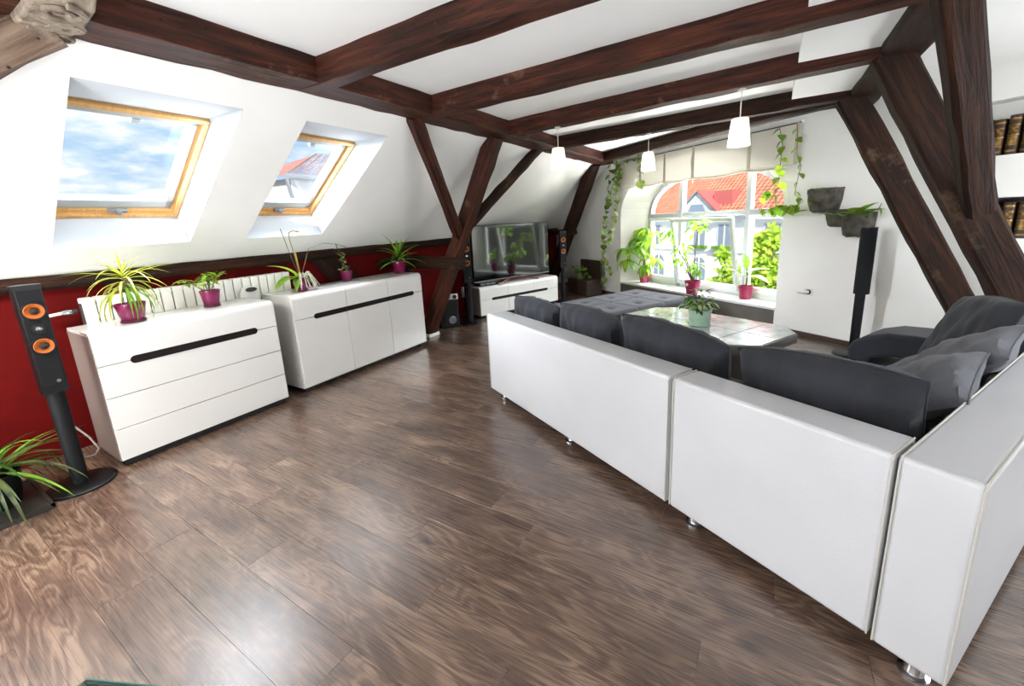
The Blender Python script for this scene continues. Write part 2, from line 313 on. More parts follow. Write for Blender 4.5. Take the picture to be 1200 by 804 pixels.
def thing(name, label, cat, loc=(0, 0, 0), rz=0, group=None):
    o = bpy.data.objects.new(name, None); COL.objects.link(o); o.empty_display_size = .1
    o.location = loc; o.rotation_euler = (0, 0, rz); return tag(o, label, cat, group)
def struct(o): o['kind'] = 'structure'; return o
def at(o, loc, rz=0): o.location = loc; o.rotation_euler = (0, 0, rz); return o
GM = M.Translation(G0) @ M.Rotation(GA, 4, 'Z')
CLIPG = [(G0+GO*.02, GO)]

# ================================================================== STRUCTURE
YB = -2.6
# floor: sub-floor and single planks running from the knee wall across the room
fl = struct(MB().prism([(-4.25, YB), (3.2, YB), (3.2, 9.2), (-4.25, 9.2)], -.08, -.004).build('floor', 'floor_wood', clip=CLIPG))
PW = .215; PL = 1.29
def plank_mb(L):
    g, c, h = .0005, .0003, .012
    a, b, y0, y1 = g, L-g, g, PW-g
    return MB().add([(a, y0, -h), (b, y0, -h), (b, y1, -h), (a, y1, -h), (a, y0, -c), (b, y0, -c), (b, y1, -c), (a, y1, -c),
                     (a+c, y0+c, 0), (b-c, y0+c, 0), (b-c, y1-c, 0), (a+c, y1-c, 0)],
                    [(4, 5, 9, 8), (5, 6, 10, 9), (6, 7, 11, 10), (7, 4, 8, 11), (8, 9, 10, 11), (0, 1, 5, 4), (1, 2, 6, 5), (2, 3, 7, 6), (3, 0, 4, 7)])
full = plank_mb(PL).mesh('plank', 'floor_wood')
def gy(x): return G0.y-(x-G0.x)*(GD.y/-GD.x if False else .6676)
def gable_side(x, y): return (V((x, y, 0))-G0).dot(GO)
npl = 0
for k in range(-3, 41):
    y0 = .06+PW*k; x = -4.25-PL*((k*.381+.13*math.sin(k*2.3)) % 1.0)
    while x < 3.1:
        a, b = max(x, -4.25), min(x+PL, 3.15); x += PL
        if b-a < .04: continue
        c = [gable_side(p, q) for p in (a, b) for q in (y0, y0+PW)]
        if min(c) > -.01: continue
        if a > 1.6 and y0 < .2: continue
        if max(c) < 0 and abs(b-a-PL) < 1e-5:
            o = bpy.data.objects.new('plank', full); COL.objects.link(o); o.parent = fl
        else:
            o = plank_mb(b-a).build('plank', 'floor_wood', fl, clip=[(G0-V((a, y0, 0))+GO*.01, GO)])
        o.location = (a, y0, 0); npl += 1

# ceiling, knee wall, slope with two skylight recesses
struct(MB().box(-2.75, 3.2, YB, 9.0, 2.52, 2.60).build('ceiling', 'plaster', clip=CLIPG))
struct(MB().box(-4.40, -4.25, YB, 9.2, -.05, 1.30).build('wall_left', 'red_wall', clip=CLIPG))
struct(MB().box(-4.4, 3.3, YB-.15, YB, -.05, 2.6).build('wall_back', 'plaster'))
struct(MB().box(3.15, 3.3, YB, 6.0, -.05, 2.6).build('wall_right', 'plaster', clip=CLIPG))
SKY = [(.755, 1.525), (1.95, 2.70)]; UB, UT = .29, 1.66; FB, FT, FD = .30, 1.31, .27
sl = MB()
ys = [YB, SKY[0][0], SKY[0][1], SKY[1][0], SKY[1][1], 9.2]; us = [-.08, UB, UT, 1.95]
for i in range(5):
    for j in range(3):
        if j == 1 and i in (1, 3): continue
        sl.quad(rpt(us[j], ys[i]), rpt(us[j+1], ys[i]), rpt(us[j+1], ys[i+1]), rpt(us[j], ys[i+1]))
slo = struct(sl.build('wall_slope', 'plaster', clip=CLIPG))
for n_, (a, b) in enumerate(SKY):
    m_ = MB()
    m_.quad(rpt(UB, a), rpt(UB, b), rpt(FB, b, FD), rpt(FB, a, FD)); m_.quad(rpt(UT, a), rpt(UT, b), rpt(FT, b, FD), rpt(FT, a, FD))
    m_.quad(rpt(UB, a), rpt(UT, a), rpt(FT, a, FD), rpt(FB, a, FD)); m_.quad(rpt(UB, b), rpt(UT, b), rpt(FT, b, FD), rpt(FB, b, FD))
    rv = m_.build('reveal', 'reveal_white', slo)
    # the roof window: pine frame, pale sash, pane, handle
    W = M((( 0, RU.x, RN.x, 0), (1, 0, 0, 0), (0, RU.z, RN.z, 0), (0, 0, 0, 1)))     # local x=y world, y=up slope, z=outwards
    c = rpt(FB, a, FD)
    win = thing('window_%d' % (n_+2), 'x', 'x', (0, 0, 0)); del win['label']; del win['category']; win['kind'] = 'structure'
    win.matrix_world = M.Translation(c) @ W
    ww, hh = b-a, FT-FB; t = .035
    fr = MB(); fr.box(0, ww, 0, t, -.03, .07).box(0, ww, hh-t, hh, -.03, .07).box(0, t, t, hh-t, -.03, .07).box(ww-t, ww, t, hh-t, -.03, .07)
    fr.build('window_frame', 'pine', win, bevel=.004)
    s_ = .045; g_ = t+.012; q = MB()
    q.box(g_, ww-g_, g_+.03, g_+.03+s_+.03, .005, .06).box(g_, ww-g_, hh-g_-s_, hh-g_, .005, .06).box(g_, g_+s_, g_+.03, hh-g_, .005, .06).box(ww-g_-s_, ww-g_, g_+.03, hh-g_, .005, .06)
    sash = q.build('sash', 'window_grey', win, bevel=.004)
    MB().box(g_+s_-.01, ww-g_-s_+.01, g_+.09, hh-g_-s_+.01, .04, .046).build('pane', 'pane_glass', win)
    q = MB().box(g_, ww-g_, g_, g_+.03, -.01, .05); q.build('sash_rail', 'pine', win, bevel=.003)
    hd = MB().box(ww*.44, ww*.58, g_+.018, g_+.045, -.035, -.01).cyl((ww*.51, g_+.03, -.01), (ww*.51, g_+.03, -.055), .018); hd.build('handle', 'steel_grey', win, bevel=.004)
    MB().box(ww*.48, ww*.54, hh-g_-s_-.035, hh-g_-s_, .0, .03).build('vent_latch', 'window_grey', win, bevel=.004)
    # outer roofing round the window so the opening has depth
    q = MB()
    q.box(-.25, 0, -.25, hh+.25, .03, .09).box(ww, ww+.25, -.25, hh+.25, .03, .09).box(0, ww, -.25, 0, .03, .09).box(0, ww, hh, hh+.25, .03, .09)
    q.build('flashing', 'zinc', win)

# gable wall with arched window niche and two book niches
NS = 20; SL, SR = -3.535, -.578; ZS, ZT, RH = .285, 1.46, .78; smid = (SL+SR)/2; hw = (SR-SL)/2
def arch(L_, R_, zb_, zt_, rh_, n=NS):
    p = [(L_, zb_)]; mid = (L_+R_)/2; h_ = (R_-L_)/2
    for i in range(n+1):
        a = math.pi*(1-i/n); p.append((mid+h_*math.copysign(abs(math.cos(a))**.8, math.cos(a)), zt_+rh_*math.sin(a)**.9))
    return p+[(R_, zb_)]
oa = arch(SL, SR, ZS, ZT, RH); DW = .36; LI, RI = -3.22, -.70; ia = arch(LI, RI, ZS+.02, ZT, RH-.12)
g = MB(); ZC = 2.6
g.quad((-6.2, 0, -.05), (SL, 0, -.05), (SL, 0, ZC), (-6.2, 0, ZC))
g.quad((SL, 0, -.05), (SR, 0, -.05), (SR, 0, ZS), (SL, 0, ZS))
for i in range(1, len(oa)-2): g.quad((oa[i][0], 0, oa[i][1]), (oa[i+1][0], 0, oa[i+1][1]), (oa[i+1][0], 0, ZC), (oa[i][0], 0, ZC))
for i in range(len(oa)-1): g.quad((oa[i][0], 0, oa[i][1]), (oa[i+1][0], 0, oa[i+1][1]), (ia[i+1][0], DW+.1, ia[i+1][1]), (ia[i][0], DW+.1, ia[i][1]))
g.quad((SL, 0, ZS), (SR, 0, ZS), (RI, DW+.1, ZS), (LI, DW+.1, ZS))
N1 = (.70, 2.4, 1.825, 2.25); N2 = (1.12, 2.4, 1.155, 1.495); ND = .2
cs = [SR, .70, 1.12, 2.4, 4.2]; cz = [-.05, 1.155, 1.495, 1.825, 2.25, ZC]
for i in range(4):
    for j in range(5):
        s_, z_ = (cs[i]+cs[i+1])/2, (cz[j]+cz[j+1])/2
        if any(n[0] < s_ < n[1] and n[2] < z_ < n[3] for n in (N1, N2)): continue
        g.quad((cs[i], 0, cz[j]), (cs[i+1], 0, cz[j]), (cs[i+1], 0, cz[j+1]), (cs[i], 0, cz[j+1]))
for a, b, c, d in (N1, N2):
    g.quad((a, ND, c), (b, ND, c), (b, ND, d), (a, ND, d)); g.quad((a, 0, c), (b, 0, c), (b, ND, c), (a, ND, c)); g.quad((a, 0, d), (b, 0, d), (b, ND, d), (a, ND, d))
    g.quad((a, 0, c), (a, 0, d), (a, ND, d), (a, ND, c)); g.quad((b, 0, c), (b, 0, d), (b, ND, d), (b, ND, c))
wg = struct(g.build('wall_gable', 'plaster')); wg.matrix_world = GM
# outer face of the gable, so that the opening is a thick wall from outside too
bb = struct(MB().box(SR+.02, 3.2, -.018, 0, 0, .055).box(-5.6, SL-.02, -.018, 0, 0, .055).build('baseboard_gable', 'baseboard_wood')); bb.matrix_world = GM

# window in the gable
win = thing('window_1', 'x', 'x'); del win['label']; del win['category']; win['kind'] = 'structure'; win.matrix_world = GM
def archring(o_, i_, d0, d1):
    q = MB(); n = len(o_)
    for i in range(n-1):
        a, b, c, d = o_[i], o_[i+1], i_[i+1], i_[i]
        for dd in (d0, d1): q.quad((a[0], dd, a[1]), (b[0], dd, b[1]), (c[0], dd, c[1]), (d[0], dd, d[1]))
        q.quad((d[0], d0, d[1]), (c[0], d0, c[1]), (c[0], d1, c[1]), (d[0], d1, d[1])); q.quad((a[0], d0, a[1]), (b[0], d0, b[1]), (b[0], d1, b[1]), (a[0], d1, a[1]))
    return q
fi = arch(LI+.06, RI-.06, ZS+.02, ZT, RH-.18)
archring(ia, fi, DW, DW+.09).build('window_frame', 'window_grey', win)
M1, M2 = -2.48, -1.30; zt = 1.46
q = MB().box(LI, RI, DW-.01, DW+.08, zt-.035, zt+.035); q.build('transom', 'window_grey', win, bevel=.006)
for s_ in (M1, M2): MB().box(s_-.035, s_+.035, DW-.015, DW+.08, ZS, 2.2).build('mullion', 'window_grey', win, bevel=.006)
MB().box(LI, RI, DW-.005, DW+.08, ZS, ZS+.075).build('bottom_rail', 'window_white', win, bevel=.006)
def sash(x0, x1, z0, z1, name='sash', w_=.055, par=None, d0=DW, mt='window_white'):
    q = MB().box(x0, x1, d0-.03, d0+.03, z0, z0+w_+.02).box(x0, x1, d0-.03, d0+.03, z1-w_, z1).box(x0, x0+w_, d0-.03, d0+.03, z0+w_+.02, z1-w_).box(x1-w_, x1, d0-.03, d0+.03, z0+w_+.02, z1-w_)
    o = q.build(name, mt, par or win, bevel=.005)
    p = MB().box(x0+w_-.005, x1-w_+.005, d0-.004, d0+.002, z0+w_+.015, z1-w_+.005).build('pane', 'pane_glass', o); return o
sash(LI+.06, M1-.035, ZS+.075, zt-.035); sash(M2+.035, RI-.05, ZS+.075, zt-.035)
# the middle sash is tilted into the room
ts = sash(0, M2-M1-.07, 0, zt-.035-ZS-.075, d0=0, mt='window_white'); ts.location = (M1+.035, DW-.04, ZS+.075); ts.rotation_euler = (R(11), 0, 0)
MB().box(M2-M1-.085, M2-M1-.075, -.03, .02, .45, .6).build('handle', 'steel_grey', ts)
st_ = MB().tube([(M2-.05, DW-.12, zt-.12), (M2-.02, DW+.0, zt-.06)], .006); st_.build('tilt_stay', 'steel_grey', win)
for a, b in ((LI+.05, M1), (M1, M2), (M2, RI-.05)):
    zz = [p for p in arch(LI+.06, RI-.06, zt, ZT, RH-.18) if a <= p[0] <= b]
    poly = [(a, zt)]+[(a, max(zt, zz[0][1]))]+zz+[(b, max(zt, zz[-1][1])), (b, zt)]
    q = MB(); q.add([(x, DW+.03, z) for x, z in poly], [tuple(range(len(poly)))]); q.build('pane', 'pane_glass', win)
sill = MB().box(SL+.01, SR-.012, -.03, DW+.02, ZS-.03, ZS+.004).build('window_sill', 'sill_paint', win, bevel=.006)
MB().box(SL+.02, SR-.015, -.012, .0, 0, ZS-.03).build('sill_panel', 'sill_panel', win)

# ================================================================== TIMBERS
def beam(name, label, p, q, w_, h_, mt='oak_beam', upv=(0, 0, 1), jit=.006, seed=0, cham=.02, clip=None, n=None, cat='beam', group=None):
    """hewn timber from p to q (centre line); w_ across, h_ along upv"""
    p, q = V(p), V(q); d = q-p; L = d.length; d.normalize(); upv = V(upv); y = upv.cross(d).normalized(); z = d.cross(y)
    rng = random.Random(seed+len(name)); n = n or max(4, int(L/.16)); c = cham; vs = []
    base = [(-w_/2+c, -h_/2), (w_/2-c, -h_/2), (w_/2, -h_/2+c), (w_/2, h_/2-c), (w_/2-c, h_/2), (-w_/2+c, h_/2), (-w_/2, h_/2-c), (-w_/2, -h_/2+c)]
    off = [[rng.uniform(-1, 1) for _ in range(16)] for _ in range(n+1)]
    for i in range(n+1):
        for k, (a, b) in enumerate(base): vs.append((L*i/n, a+off[i][k]*jit, b+off[i][k+8]*jit))
    fs = [(i*8+k, i*8+(k+1) % 8, (i+1)*8+(k+1) % 8, (i+1)*8+k) for i in range(n) for k in range(8)]+[tuple(range(7, -1, -1)), tuple(range(n*8, n*8+8))]
    mw = M(((d.x, y.x, z.x, p.x), (d.y, y.y, z.y, p.y), (d.z, y.z, z.z, p.z), (0, 0, 0, 1)))
    cl = None
    if clip:
        inv = mw.inverted(); cl = [(inv @ a, (inv.to_3x3() @ b)) for a, b in clip]
    o = MB().add(vs, fs).build(name, mt, clip=cl); o.matrix_world = mw
    o.data.polygons.foreach_set('use_smooth', [True]*len(o.data.polygons)); o.data.set_sharp_from_angle(angle=R(25))
    return tag(o, label, cat, group)
ZB = 2.38
beam('purlin', 'long dark purlin along the top of the slope above both skylights', (-2.545, YB, ZB+.09), (-2.545, 7.45, ZB+.09), .29, .18, seed=1, clip=CLIPG)
beam('purlin', 'purlin carrying the two leaning posts beside the book niches', (.62, YB, ZB+.09), (.62, 5.45, ZB+.09), .24, .18, 'dark_beam', seed=2, clip=CLIPG)
beam('tie_beam', 'heavy red-brown tie beam crossing the ceiling above the second skylight', (-2.62, 1.83, ZB+.09), (.6, 1.83, ZB+.09), .15, .18, seed=3)
beam('tie_beam', 'dark tie beam meeting the purlin where the near brace starts', (-2.62, 2.87, ZB+.085), (.62, 2.77, ZB+.085), .17, .17, seed=4)
beam('tie_beam', 'tie beam joined to the leaning posts at both ends', (-2.62, 4.06, ZB+.085), (.62, 3.70, ZB+.085), .17, .17, seed=5)
beam('tie_beam', 'tie beam over the coffee table carrying one white lamp near the blind', (-2.62, 5.22, ZB+.08), (.62, 4.82, ZB+.08), .16, .16, 'dark_beam', seed=6)
beam('tie_beam', 'oblique tie beam just in front of the window blind', (-2.66, 7.15, ZB+.08), (.55, 4.98, ZB+.08), .16, .16, 'dark_beam', seed=7)
beam('wall_plate', 'low dark beam along the foot of the slope above the red wall', (-4.24, YB, 1.235), (-4.24, 9, 1.235), .14, .10, 'dark_beam', seed=8, jit=.004, clip=CLIPG)
PF = V((-3.95, 4.1, .02)); PT = V((-2.64, 4.04, ZB+.03))
lean = (PT-PF).normalized(); side = V((0, 1, 0))
beam('leaning_post', 'leaning dark post with two braces between the sideboard and the television', PF, PT, .17, .17, upv=(-1, 0, .5), seed=9, cat='post')
def onpost(z): return PF+(PT-PF)*((z-PF.z)/(PT.z-PF.z))
beam('brace', 'brace rising from the leaning post towards the second skylight', onpost(1.36)+V((0, -.06, 0)), (-2.64, 2.80, ZB+.03), .11, .12, upv=(-1, 0, .5), seed=10)
beam('brace', 'brace rising from the leaning post above the television', onpost(1.45)+V((0, .06, 0)), (-2.64, 5.08, ZB+.03), .10, .11, 'dark_beam', upv=(-1, 0, .5), seed=11)
sh = MB().box(-.1, .1, -.1, .1, 0, .045); tag(at(sh.build('post_shoe', 'plastic_white', bevel=.004), (-3.93, 4.1, 0)), 'white metal shoe under the foot of the leaning post', 'post foot')
beam('stub_beam', 'short horizontal timber from the leaning post back to the red wall', (-4.26, 4.02, 1.02), (-3.2, 4.02, 1.02), .14, .15, 'dark_beam', seed=12)
beam('rail_beam', 'short level timber beside the leaning post above the pink bromeliad pot', (-4.17, 3.60, 1.04), (-4.17, 4.1, 1.04), .12, .13, 'dark_beam', seed=13)
beam('strut', 'dark diagonal strut on the red wall behind the small trailing plant', (-4.224, 2.75, 1.345), (-4.224, 3.55, .38), .30, .05, 'dark_beam', upv=(-1, 0, 0), seed=14, clip=[(R0, RN)])
beam('strut', 'thin dark strut on the red wall between bromeliad and leaning post', (-4.222, 4.18, 1.0), (-4.222, 3.75, .1), .08, .05, 'dark_beam', upv=(-1, 0, 0), seed=15)
# right-hand frame
beam('leaning_post', 'leaning post against the bright gable wall beside the black speaker', (1.72, 4.88, 0), (.50, 4.86, ZB+.03), .17, .20, 'dark_beam', upv=(1, 0, .5), seed=16, cat='post', clip=CLIPG)
B0, B1 = V((1.76, 3.76, 0)), V((.56, 3.74, ZB+.03))
beam('leaning_post', 'leaning dark post behind the big sofa cushion with a brace joining it', B0, B1, .19, .20, 'dark_beam', upv=(1, 0, .5), seed=17, cat='post')
pb = B0+(B1-B0)*(1.36/ZB)
beam('brace', 'wide worn brace with a knot rising to the purlin in front of the books', pb+V((.02, .0, 0)), (.575, 2.66, ZB+.04), .12, .14, 'dark_beam', upv=(1, 0, .5), seed=18)
# gable post far left with dark stub
beam('leaning_post', 'leaning post in the far corner between television and window', (-4.17, 8.30, 0), (-2.70, 7.22, ZB+.03), .19, .2, 'dark_beam', upv=(.5, .8, .3), seed=19, cat='post', clip=CLIPG)
a = V(gpx(638, 276, -.45)); b = V(gpx(673, 272, -.45))
beam('stub_beam', 'dark horizontal timber stub behind the right edge of the television', gpt(a.x-.25, -.45, 1.22), gpt(b.x, -.45, 1.22), .14, .10, 'dark_beam', seed=20)
# beams at the near upper left: carved tie end and post below it
beam('brace', 'grey weathered brace rising along the slope to the carved beam end', (-3.25, -.55, 1.45), (-2.64, .66, ZB+.02), .15, .16, 'pale_beam', upv=(-1, 0, .5), seed=21)
ct = thing('carved_beam', 'carved pale beam end with scrolls over the purlin', 'beam', (-2.70, .64, ZB-.02))
bm_ = MB().box(0, 3.3, -.1, .1, .06, .26); bm_.build('beam_body', 'pale_beam', ct, bevel=.02)
MB().prism([(-.06, .26), (-.06, .12), (0, .03), (.1, -.01), (.25, -.02), (.42, .0), (.5, .06), (.5, .26)], -.085, .085, M(((1, 0, 0, 0), (0, 0, 1, 0), (0, 1, 0, 0), (0, 0, 0, 1)))).build('carved_end', 'carving', ct, bevel=.012)
def spiral(c, r, turns, s=1, z=0, vertical=True):
    pts = []
    for i in range(28):
        t = i/27; a = t*turns*2*math.pi; rr = r*(1-.85*t)
        pts.append((c[0]+s*rr*math.cos(a), z, c[1]+rr*math.sin(a)) if vertical else (c[0]+s*rr*math.cos(a), c[1]+rr*math.sin(a), z))
    return pts
for c, r, s in (((.06, .15), .06, 1), ((.2, .1), .06, -1), ((.34, .14), .07, 1)):
    MB().tube(spiral(c, r, 1.8, s, -.087), .012, 6).build('scroll', 'carving', ct, smooth=True)
for c, r, s in (((.08, -.05), .045, 1), ((.08, .05), .045, -1), ((.22, -.045), .05, -1), ((.22, .05), .045, 1), ((.36, 0), .07, 1)):
    MB().tube(spiral(c, r, 1.7, s, -.01, False), .012, 6).build('scroll', 'carving', ct, smooth=True)
# dropped white ceiling boxes between the ties
for i, (y0, y1, dy) in enumerate(((1.93, 2.68, 0), (2.90, 3.60, 0), (3.84, 4.72, 0))):
    struct(MB().box(.08, .52, y0, y1, 2.432, 2.53).build('trim_%d' % (i+1), 'plaster'))

# ================================================================== CABINETS
def stadium(x0, x1, z0, z1, n=8):
    r = (z1-z0)/2; zc = (z0+z1)/2; p = []
    for i in range(n+1): a = math.pi/2-math.pi*i/n; p.append((x1-r+r*math.cos(a), zc+r*math.sin(a)))
    for i in range(n+1): a = -math.pi/2-math.pi*i/n; p.append((x0+r+r*math.cos(a), zc+r*math.sin(a)))
    return p
XZ = M(((1, 0, 0, 0), (0, 0, 1, 0), (0, 1, 0, 0), (0, 0, 0, 1)))      # prism (x,y)->x,z ; z->y
def front(par, name, x0, x1, z0, z1, y0=-.018, y1=.0, g_=.0022, mt='gloss_white'):
    return MB().box(x0+g_, x1-g_, y0, y1, z0+g_, z1-g_).build(name, mt, par, bevel=.002, segs=2)
def roundtop(par, name, x0, x1, zlo, zhi, depth, r=.05, g_=.0022, mt='gloss_white'):
    """front that bends over into the top"""
    pr = [(-.018, zlo)]
    for i in range(9): a = math.pi-(math.pi/2)*i/8; pr.append((-.018+r+r*math.cos(a), zhi-r+r*math.sin(a)))
    pr += [(depth, zhi), (depth, zhi-.022), (-.018+r, zhi-.022)]
    for i in range(5): a = math.pi/2+(math.pi/2)*i/4; pr.append((-.018+r+(r-.02)*math.cos(a), zhi-r+(r-.02)*math.sin(a)))
    pr.append((0, zlo))
    m_ = M(((0, 0, 1, 0), (1, 0, 0, 0), (0, 1, 0, 0), (0, 0, 0, 1)))
    o = MB().prism(pr, x0+g_, x1-g_, m_).build(name, mt, par, smooth=True); return o
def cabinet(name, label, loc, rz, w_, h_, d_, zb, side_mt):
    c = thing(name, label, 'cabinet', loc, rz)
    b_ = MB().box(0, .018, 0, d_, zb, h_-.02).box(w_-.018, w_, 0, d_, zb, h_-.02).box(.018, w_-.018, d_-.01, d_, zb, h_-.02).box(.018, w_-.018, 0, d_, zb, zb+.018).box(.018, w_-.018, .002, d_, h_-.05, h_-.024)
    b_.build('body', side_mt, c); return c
# chest of drawers (local x runs along the wall away from the camera, y towards the wall)
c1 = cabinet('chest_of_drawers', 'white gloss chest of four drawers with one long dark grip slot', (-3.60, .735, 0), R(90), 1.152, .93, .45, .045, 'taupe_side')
zs = [.05, .27, .49, .71]
for i in range(3): front(c1, 'drawer', 0, 1.152, zs[i], zs[i+1])
tp = roundtop(c1, 'top_drawer', 0, 1.152, .7122, .93, .45)
y0 = onx(152, 418, -3.58).y-.735; y1 = onx(302, 388, -3.58).y-.735
MB().prism(stadium(y0, y1, .685, .737), -.0205, -.012, XZ).build('grip_slot', 'slot_brown', c1)
MB().box(.02, 1.13, .02, .43, 0, .045).build('plinth', 'plinth_black', c1)
# sideboard
c2 = cabinet('sideboard', 'long white gloss sideboard with three doors and dark grip slot', (-3.63, 2.065, 0), R(90.7), 1.665, .93, .45, .045, 'gloss_white')
ds = [0, onx(415.8, 431.3, -3.63).y-2.065, onx(461.5, 412.5, -3.64).y-2.065, 1.665]
for i in range(3):
    front(c2, 'door', ds[i], ds[i+1], .05, .705); roundtop(c2, 'top_drawer', ds[i], ds[i+1], .7072, .93, .45)
y0 = onx(367, 372, -3.63).y-2.065; y1 = onx(484, 343, -3.64).y-2.065
MB().prism(stadium(y0, y1, .68, .73), -.0205, -.012, XZ).build('grip_slot', 'slot_brown', c2)
for x in (.06, 1.6):
    for y in (.04, .4): MB().box(x-.03, x+.03, y-.03, y+.03, 0, .045).build('foot', 'plinth_black', c2)
MB().box(.1, 1.56, .06, .40, .0, .045).build('plinth', 'plinth_black', c2)
# television stand
TA = math.atan2(1.561, .586); TL = V((-3.79, 5.13, 0))
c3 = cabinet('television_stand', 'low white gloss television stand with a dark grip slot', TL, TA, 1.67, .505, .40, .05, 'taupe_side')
for i in range(3):
    a, b = 1.67*i/3, 1.67*(i+1)/3; front(c3, 'door', a, b, .055, .30); roundtop(c3, 'top_flap', a, b, .302, .505, .40)
MB().prism(stadium(.22, 1.42, .278, .322), -.0205, -.012, XZ).build('grip_slot', 'slot_brown', c3)
for x in (.08, 1.6): MB().box(x-.04, x+.04, .04, .36, 0, .05).build('foot', 'plinth_black', c3)
# television
tv = thing('television', 'large flat television reflecting the window on the white stand', 'television', TL+V((math.cos(TA), math.sin(TA), 0))*.80+V((-math.sin(TA), math.cos(TA), 0))*.14+V((0, 0, .505)), TA)
MB().box(-.80, .80, -.012, .03, .065, .95).build('casing', 'black_satin', tv, bevel=.004)
MB().box(-.79, .79, -.0145, -.011, .085, .942).build('screen', 'screen', tv)
MB().box(-.80, .80, -.016, -.010, .063, .078).build('lower_trim', 'steel_grey', tv)
for s in (-1, 1):
    MB().tube([(s*.05, 0, .075), (s*.2, -.06, .05), (s*.36, -.14, .014), (s*.42, -.15, .012)], [.016, .014, .012, .012], 8).build('stand_leg', 'bronze', tv, smooth=True)
    MB().tube([(s*.05, 0, .075), (s*.22, .08, .04), (s*.34, .14, .013)], .012, 8).build('stand_leg', 'bronze', tv, smooth=True)
rc = thing('receiver', 'small black box with front slots under the television', 'receiver', TL+V((math.cos(TA), math.sin(TA), 0))*.19+V((-math.sin(TA), math.cos(TA), 0))*.12+V((0, 0, .505)), TA)
MB().box(-.14, .22, -.07, .1, .004, .055).build('casing', 'black_gloss', rc, bevel=.004)
for i in range(3): MB().box(-.12+i*.1, -.04+i*.1, -.072, -.069, .02, .042).build('front_slot', 'steel_grey', rc)

# ================================================================== SPEAKERS
def speaker(loc, rz, label, cloth=False, br=.165):
    """front faces local -y"""
    s = thing('tower_speaker', label, 'speaker', loc, rz, 'tower speakers')
    MB().lathe([(br, 0), (br, .012), (br-.012, .02), (.03, .022)], 40).build('base', 'black_gloss', s, smooth=True)
    MB().cyl((0, 0, .02), (0, 0, .645), .038, .042, 20).build('pole', 'black_satin', s, smooth=True)
    # rounded cabinet
    pr = [(-.055, -.05), (.055, -.05)]+[(.062*math.cos(math.pi*i/10), .062*math.sin(math.pi*i/10)-.01) for i in range(11)]
    cab = MB().prism(pr, .63, 1.262).build('cabinet', 'black_cloth' if cloth else 'black_gloss', s, smooth=True)
    MB().prism([(x*1.05, y*1.05) for x, y in pr], 1.262, 1.275).build('top_cap', 'black_gloss', s)
    if not cloth:
        MB().box(-.05, .05, -.053, -.049, .68, 1.25).build('front_panel', 'black_satin', s, bevel=.003)
        for z, r in ((1.125, .043), (.92, .043)):
            d = MB().cyl((0, -.0535, z), (0, -.060, z), r+.008, r+.006, 28).build('driver_ring', 'black_gloss', s, smooth=True)
            MB().lathe([(r, .0), (r*.95, .006), (r*.35, -.004)], 28, m=M.Translation((0, -.060, z)) @ M.Rotation(R(90), 4, 'X')).build('cone', 'cone_orange', d, smooth=True)
            MB().lathe([(r*.42, .004), (r*.36, .009), (r*.1, .013)], 20, m=M.Translation((0, -.060, z)) @ M.Rotation(R(90), 4, 'X')).build('dust_cap', 'cone_dark', d, smooth=True)
        d = MB().cyl((0, -.0535, 1.022), (0, -.058, 1.022), .03, .028, 24).build('tweeter_ring', 'black_gloss', s, smooth=True)
        MB().lathe([(.017, 0), (.014, .008), (.004, .012)], 18, m=M.Translation((0, -.058, 1.022)) @ M.Rotation(R(90), 4, 'X')).build('tweeter_dome', 'chrome', d, smooth=True)
        MB().cyl((.02, -.05, .70), (.02, -.056, .70), .01).build('badge', 'chrome', s)
    return s
speaker((-3.60, .535, 0), R(92), 'tall black speaker with orange cones beside the chest of drawers')
speaker((-3.81, 4.90, 0), R(40), 'slim black speaker with orange cones between subwoofer and television')
speaker((-3.17, 6.89, 0), R(40), 'slim black speaker with orange cones beside the dark wooden crate')
s4 = speaker((.80, 5.22, 0), R(-30+180), 'black cloth speaker without visible cones by the bright gable wall', cloth=True, br=.17)
cb = tag(MB().tube([(-3.64, .57, .15), (-3.70, .64, .12), (-3.82, .69, .11), (-4.0, .69, .15), (-4.24, .66, .21)], .006, 6).build('cable', 'cord_grey', smooth=True), 'pale cable running behind the near tower speaker to the wall', 'cable')
# subwoofer
sw = thing('subwoofer', 'black subwoofer box with a round port beside the leaning post', 'subwoofer', (-4.0, 4.60, 0), R(55))
MB().box(-.14, .14, -.10, .26, 0, .41).build('casing', 'black_satin', sw, bevel=.012)
MB().box(-.07, .13, -.106, -.10, .02, .40).build('front_panel', 'black_gloss', sw, bevel=.003)
MB().lathe([(.058, 0), (.056, .008), (.045, .010), (.040, -.02), (.0, -.02)], 28, m=M.Translation((.04, -.106, .115)) @ M.Rotation(R(90), 4, 'X')).build('port', 'steel_grey', sw, smooth=True)
ps = thing('power_strip', 'white power strip with three sockets standing on the subwoofer', 'power strip', (-3.97, 4.60, .412), R(41))
MB().box(-.16, .14, -.03, .03, 0, .075).build('casing', 'plastic_white', ps, bevel=.008)
for i in range(3): MB().cyl((-.105+i*.098, -.031, .038), (-.105+i*.098, -.027, .038), .03, n=20).build('socket', 'screw_dark', ps)
tag(at(MB().box(-.02, .02, -.02, .02, 0, .16).build('wall_box', 'taupe_side', bevel=.004), (-3.985, 4.98, .36)), 'small brown box behind the slim speaker by the television stand', 'box')
COL.objects['wall_box'].location = (-4.05, 5.05, .36)

